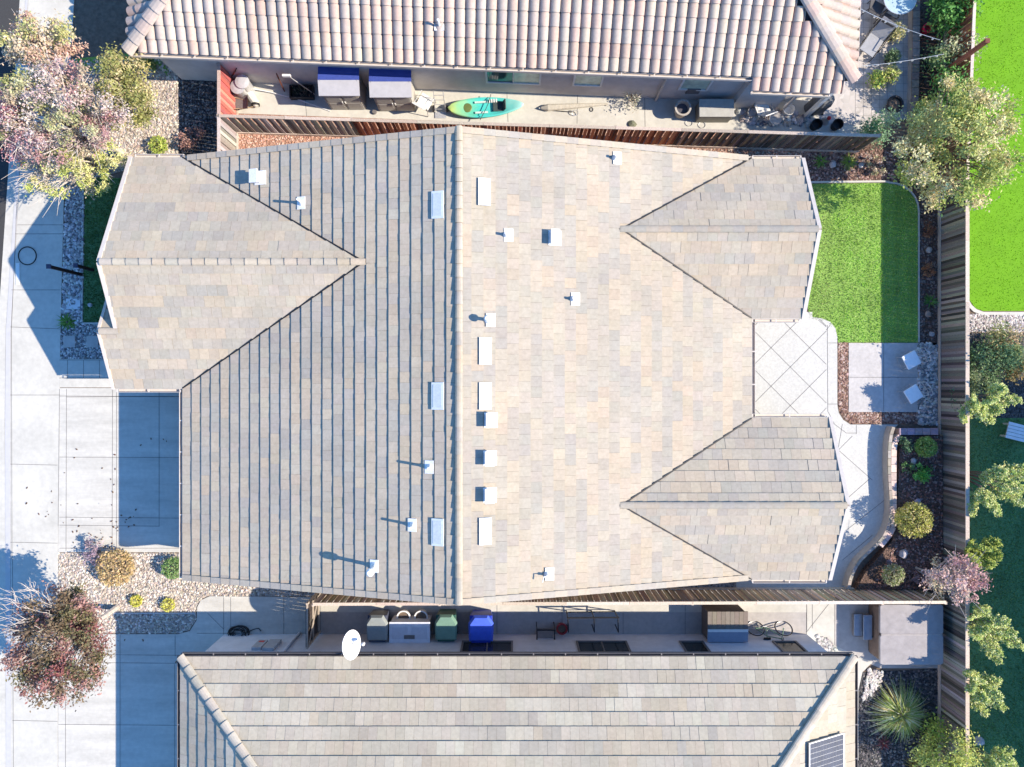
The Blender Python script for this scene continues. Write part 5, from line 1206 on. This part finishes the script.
b.build('handles', M('ash_wood', (.36, .26, .16), .7), bl)
b = MB(); b.lathe((c.x+.55, c.y, .19), [(.16, -.04), (.16, .04)], 16, rot=Matrix.Rotation(R(90), 3, 'X')); b.build('wheel', mBlack, bl)
mPlank = M('dark_plank', (.17, .06, .04), .8, .25, 10)
for (a, e, lab) in (((231, 76), (236, 62), 'dark red plank leaning on the wall by the red gate'), ((284, 90), (277, 75), 'short brown plank leaning on the wall between the pole and the drums')):
    p = W(*a, .05); q = W(*e, 1.3); b = MB(); b.beam(p+Vector((0, 0, .0)), Vector((q.x, min(q.y, 11.5-.0395*q.x-.12), 1.3)), .22 if a[0] < 240 else .14, .04); tag(b.build('plank', mPlank), lab, 'plank')
c = W(301, 91, .3); t = thing('plant_crate', 'black crate of dry dark stems in the shade left of the sheds', 'crate', (c.x, c.y, 0))
b = MB()
for sx in (-1, 1): b.box((c.x+sx*.44, c.y, .16), (.04, .50, .28))
for sy in (-1, 1): b.box((c.x, c.y+sy*.23, .16), (.84, .04, .28))
b.box((c.x, c.y, .05), (.84, .42, .03)); b.build('box', mBlack, t)
b = MB(); rng = random.Random(8)
for i in range(70):
    p = Vector((c.x+rng.uniform(-.36, .36), c.y+rng.uniform(-.17, .17), .08)); b.tube([p, p+Vector((rng.gauss(0, .1), rng.gauss(0, .1), rng.uniform(.2, .42)))], [.01, .004], 4, tint=jit(rng.choice([(.10, .09, .06), (.30, .26, .2), (.05, .08, .04)]), .2, rng))
b.build('stems', mStone, t)
p = W(317, 96, .03); b = MB(); q = Vector((W(287, 67, 1.5).x, 11.5, 1.5)); b.tube([p, q], .018, 6)
t = thing('broom', 'long handled broom leaning on the wall above the black crate', 'broom', p); b.build('handle', mSteel, t); b = MB(); b.box(q+Vector((0, -.05, .05)), (.30, .08, .12)); b.build('brush_head', mTrim, t)
b = MB(); b.tube([W(250, 88, .2), W(270, 92, .1), W(300, 100, .06), W(330, 111, .05)], .022, 6); tag(b.build('pvc_pipe', mVentW), 'long white pipe lying across the path below the black crate', 'pipe')
b = MB(); b.lathe(W(374.5, 112, .08), [(.08, -.05), (.10, 0), (.08, .05)], 14); tag(b.build('sprinkler_cover', mTrimDark), 'small dark round cap on the path between the two sheds', 'cap')
# folded umbrella and roller on the white path
t = thing('folded_umbrella', 'long folded beige parasol lying on the white path right of the kayak', 'umbrella', (*G(572, 106), 0))
p = W(541, 108, .14); q = W(608, 104, .12); b = MB(); b.tube([p, p.lerp(q, .1), p.lerp(q, .5), q], [.05, .14, .10, .035], 10); b.build('canopy', M('parasol_cloth', (.46, .43, .36), .85, .2, 10), t)
b = MB(); b.tube([p-(q-p)*.03, q+(q-p)*.06], .02, 6); b.build('pole', mTrim, t)
t = thing('edging_tool', 'thin long handled wheel tool lying below the folded parasol', 'garden tool', (*G(560, 110), 0)); b = MB(); b.tube([W(545, 110, .06), W(574, 112, .1)], .012, 6); b.build('handle', mBlack, t)
c = W(575, 113, .1); b = MB(); b.tube([(c.x+.13*math.cos(i*.35), c.y+.09*math.sin(i*.35), .12+.05*math.sin(i*.35)) for i in range(18)], .014, 5, closed=True); b.build('wheel', mSteel, t)
b = MB(); c = W(592, 108, .2); b.tube([(c.x+.06*math.cos(i*.5), c.y+.08*math.sin(i*.5), .05) for i in range(12)], .012, 5, closed=True); tag(b.build('rope_ring', mBlack), 'small dark ring lying beside the tip of the folded parasol', 'ring')
# round tub, deck box
c = W(682.5, 108.5, .5); t = thing('round_tub', 'tall round steel rimmed tub on the path near the deck box', 'tub', (c.x, c.y, 0))
b = MB(); b.lathe((c.x, c.y, .03), [(.22, 0), (.29, .5), (.32, .52), (.32, .58), (.25, .58), (.24, .5), (.22, .36)], 26); b.build('tub', M('tub_beige', (.40, .37, .33), .6, .2), t)
b = MB(); b.lathe((c.x, c.y, .42), [(.225, 0), (.22, .01)], 22); b.build('contents', M('tub_dark', (.07, .07, .09), .6), t)
k1 = W(699, 117, .7); k2 = W(734, 99, .7); cx, cy, w, dp = (k1.x+k2.x)/2, (k1.y+k2.y)/2, k2.x-k1.x, k2.y-k1.y
t = thing('deck_box', 'olive grey deck box with a flat lid, right of the round tub', 'storage box', (cx, cy, 0))
b = MB(); b.box((cx, cy, .34), (w*.96, dp*.92, .64)); b.build('body', M('deckbox_olive', (.22, .22, .19), .6, .12), t, bevel=.02)
b = MB(); b.box((cx, cy, .70), (w, dp, .07)); b.build('lid', M('deckbox_lid', (.40, .40, .37), .6, .1), t, bevel=.02)
for px, py, lab in ((689, 123, 'left wire ring hoop on the path below the round tub'), (702, 125, 'right wire ring hoop on the path below the deck box')):
    c = W(px, py, .05); b = MB(); b.tube([(c.x+.14*math.cos(2*math.pi*i/20), c.y+.12*math.sin(2*math.pi*i/20), .045) for i in range(20)], .010, 5, closed=True); tag(b.build('wire_hoop', mSteel), lab, 'hoop', 'wire hoops on the path')
patio_chair('white mesh garden chair standing in the rock pile right of the deck box', 763, 108, R(200), mTrim, mSteel)
bucket('beige bucket with a handle next to the white mesh chair', 789, 109, .22, .38, mTrim)
bucket('white bucket lying nearest the deck box in the rock pile', 752, 112, .16, .3, M('bucket_grey', (.5, .5, .52), .5), name='bucket')
t = thing('birdbath', 'small grey birdbath bowl on a stem behind the rock pile', 'birdbath', W(775, 119, .5)); c = W(775, 119, .5); b = MB(); b.lathe((c.x, c.y, .03), [(.12, 0), (.05, .08), (.05, .42), (.06, .44)], 14); b.build('stem', mConcOld, t); b = MB(); b.lathe((c.x, c.y, .47), [(.05, 0), (.24, .06), (.25, .09), (.20, .07), (.03, .04)], 20); b.build('bowl', mConcOld, t)
pebbles('rock_pile', GP((738, 112), (772, 108), (806, 116), (812, 126), (745, 124)), 170, (.07, .16), [(.40, .38, .38), (.56, .54, .52), (.22, .21, .23), (.48, .43, .38)], seed=41, z=.03)
# covered grill, ornament, planters at the house corner
c = W(824, 100, .9); t = thing('covered_grill', 'grill under a sagging dark grey cover at the corner of the barrel tiled house', 'grill', (c.x, c.y, 0))
b = MB(); pr = [(.0, .42, .28), (.55, .40, .27), (.85, .42, .30), (1.02, .34, .22), (1.12, .18, .12)]
for i in range(len(pr)-1):
    (z0, a0, b0), (z1, a1, b1) = pr[i], pr[i+1]; n = 14
    A = [(c.x+a0*math.cos(6.283*j/n)*(1+.07*math.sin(j*2.3)), c.y+b0*math.sin(6.283*j/n)*(1+.07*math.cos(j*3.1)), z0+.04) for j in range(n)]; B = [(c.x+a1*math.cos(6.283*j/n)*(1+.07*math.sin(j*2.3)), c.y+b1*math.sin(6.283*j/n)*(1+.07*math.cos(j*3.1)), z1+.04) for j in range(n)]
    for j in range(n): b.face([A[j-1], A[j], B[j], B[j-1]])
b.face(B); b.build('cover', M('grill_cover', (.12, .125, .13), .6, .2, 8), t)
for s in (-1, 1): b = MB(); b.lathe((c.x+s*.3, c.y-.2, .08), [(.07, -.02), (.07, .02)], 12, rot=Matrix.Rotation(R(90), 3, 'Y')); b.build('wheel', mBlack, t)
c = W(828, 119, .3); t = thing('garden_ornament', 'small grey ornament with a red ball on top beside the covered grill', 'ornament', (c.x, c.y, 0)); b = MB(); b.lathe((c.x, c.y, .03), [(.16, 0), (.14, .05), (.06, .2), (.07, .3)], 14); b.build('base', mConcOld, t); b = MB(); b.lathe((c.x, c.y, .40), [(.02, -.08), (.07, -.04), (.08, 0), (.06, .05), (.01, .08)], 14); b.build('ball', M('red_ball', (.5, .03, .03), .4), t)
for px, lab in ((817, 'left black round planter along the dark end of the long fence'), (838, 'right black round planter along the dark end of the long fence')):
    bucket(lab, px, 124, .2, .34, mBlack, None, 'planter', group='black planters by the fence')
# ------------------------------------------------------------------ paver patio, top right
c = W(900, -2, .72); t = thing('round_table', 'round pale glass patio table cut by the top edge', 'table', (c.x, c.y, 0)); b = MB(); b.lathe((c.x, c.y, .72), [(.62, 0), (.62, .02)], 32); b.build('tabletop', M('pale_glass', (.40, .52, .54), .15, .1, spec=.6), t)
b = MB(); b.tube([(c.x+.63*math.cos(2*math.pi*i/32), c.y+.63*math.sin(2*math.pi*i/32), .73) for i in range(32)], .018, 6, closed=True); b.build('rim', mSteel, t)
for a in (45, 135, 225, 315): b = MB(); b.tube([(c.x+.2*math.cos(R(a)), c.y+.2*math.sin(R(a)), .70), (c.x+.45*math.cos(R(a)), c.y+.45*math.sin(R(a)), .03)], .018, 6); b.build('leg', mBlack, t)
mSling = M('dark_sling', (.07, .07, .075), .8, .1); mSlingG = M('grey_sling', (.30, .31, .33), .75, .1)
patio_chair('dark sling chair left of the round glass table', 877, 8, R(60), mSling, mBlack)
patio_chair('dark sling chair just below the round glass table', 888, 20, R(150), mSling, mBlack)
c = W(875, 40, .4); t = thing('lounge_chair', 'grey sling lounge chair on the sunlit pavers below the table', 'lounge chair', (0, 0, 0))
b = MB(); b.box((0, -.25, .38), (.6, .75, .04)); b.build('seat', mSlingG, t); b = MB(); b.box((0, .38, .58), (.6, .04, .72), rot=Matrix.Rotation(R(-48), 3, 'X')); b.build('backrest', mSlingG, t)
for s in (-1, 1): b = MB(); b.tube([(s*.34, -.62, .02), (s*.34, -.58, .38), (s*.34, .12, .38), (s*.34, .66, .84)], .02, 6); b.tube([(s*.34, .1, .38), (s*.34, .45, .02)], .02, 6); b.tube([(s*.36, -.35, .38), (s*.36, -.3, .58), (s*.36, .3, .6)], .02, 6); b.build('side_frame', mBlack, t)
b = MB()
for y in (-.6, .12): b.tube([(-.34, y, .37), (.34, y, .37)], .016, 6)
b.build('cross_bar', mBlack, t); t.location = (c.x, c.y, .03); t.rotation_euler = (0, 0, R(-35))
def potted(label, px, py, r, h, cols, potm, seed, spik=False):
    rng = random.Random(seed); c = W(px, py, .3); t = thing('potted_plant', label, 'potted plant', (c.x, c.y, 0)); b = MB(); b.lathe((c.x, c.y, .03), [(r*.6, 0), (r*.85, .28), (r*.92, .28), (r*.92, .33), (r*.75, .33), (r*.72, .28)], 18); b.build('pot', potm, t)
    b = MB()
    for i in range(420): 
        v = Vector((rng.gauss(0, 1), rng.gauss(0, 1), rng.gauss(.6, .7))).normalized()*rng.uniform(.4, 1.1); leaf(b, Vector((c.x+v.x*r*1.5, c.y+v.y*r*1.5, .36+max(0, v.z)*h)), .05*rng.uniform(.6, 1.3), jit(rng.choice(cols), .25, rng), rng)
    b.build('foliage', mLeaf, t)
potted('yellow flowering potted plant beside the grey lounge chair', 893, 34, .26, .5, [(.42, .38, .18), (.48, .46, .26), (.24, .27, .1)], mBlack, 301)
potted('low green potted plant with yellow leaves at the corner of the barrel tiled roof', 875, 81, .26, .35, [(.16, .26, .06), (.36, .38, .1), (.1, .18, .05)], mConcOld, 302)
potted('yellow green potted plant, right of the low green one', 889, 76, .24, .35, [(.34, .38, .1), (.44, .42, .2), (.2, .27, .08)], mBlack, 303)
potted('small dark green potted plant above the yellow green one', 891, 58, .20, .3, [(.08, .14, .07), (.14, .2, .1)], mBlack, 304)
c = W(895, 104, .3); t = thing('fire_pot', 'black round pot with dark soil on the shaded pavers', 'pot', (c.x, c.y, 0)); b = MB(); b.lathe((c.x, c.y, .03), [(.20, 0), (.30, .25), (.33, .30), (.30, .34), (.24, .33), (.22, .24)], 26); b.build('pot', M('charcoal_glaze', (.03, .026, .026), .4), t); b = MB(); b.lathe((c.x, c.y, .26), [(.22, 0), (.21, .02)], 22); b.build('soil', mSoil, t)
c = W(929, 27, .5); t = thing('red_pot', 'bright red round pot in the dark planter at the top right', 'pot', (c.x, c.y, 0)); b = MB(); b.lathe((c.x, c.y, .02), [(.12, 0), (.17, .3), (.19, .42), (.15, .44), (.12, .36)], 20); b.build('pot', M('red_pot_glaze', (.60, .02, .05), .35), t); b = MB(); b.lathe((c.x, c.y, .38), [(.125, 0), (.12, .01)], 16); b.build('soil', M('red_soil', (.3, .02, .03), .8), t)
q = W(987, 41, 3.2); t = thing('tall_post', 'tall reddish brown post rising above the fence in the top right corner', 'post', (q.x, q.y, 0)); b = MB(); b.box((q.x, q.y, 1.6), (.13, .13, 3.2)); b.build('shaft', M('red_post_wood', (.22, .075, .05), .8, .2, 10), t); b = MB(); b.box((q.x, q.y, 3.22), (.16, .16, .04)); b.build('cap', mPlank, t)
def cord(label, a, e, sag, seed):
    t = thing('string_lights', label, 'string lights', a, 'string lights over the paver patio'); a = Vector(a); e = Vector(e); b = MB(); P = [a.lerp(e, i/14)-Vector((0, 0, sag*4*(i/14)*(1-i/14))) for i in range(15)]; b.tube(P, .009, 5); b.build('cable', mSteel, t); 
    for i in range(1, 14, 2): k = MB(); k.lathe(P[i]-Vector((0, 0, .09)), [(.012, .08), (.03, .04), (.03, 0), (.012, -.03)], 8); k.build('bulb', mTrim, t)
cord('string of lights running from the roof edge above the lounge chair', W(859, 8, 2.7), W(940, 40, 2.4), .12, 1)
cord('string of lights running from the roof corner over the potted plants', W(862, 66, 2.7), W(944, 54, 2.4), .12, 2)

# fallen leaves on the driveway
rng = random.Random(77); mb = MB()
for cx_, cy_, sd_, k in ((98, 540, 14, 26), (128, 522, 12, 14), (55, 500, 28, 16), (100, 480, 30, 8), (150, 440, 14, 4), (140, 640, 20, 8)):
    for i in range(k):
        q = W(cx_+rng.gauss(0, sd_), cy_+rng.gauss(0, sd_*.6), 0)
        if q.x > -20.2 and not inside((q.x, q.y), bedL): leaf(mb, Vector((q.x, q.y, .055)), rng.uniform(.03, .06), jit((.09, .05, .03), .3, rng), rng, 4)
stuff(mb.build('fallen_leaves', mLeaf))
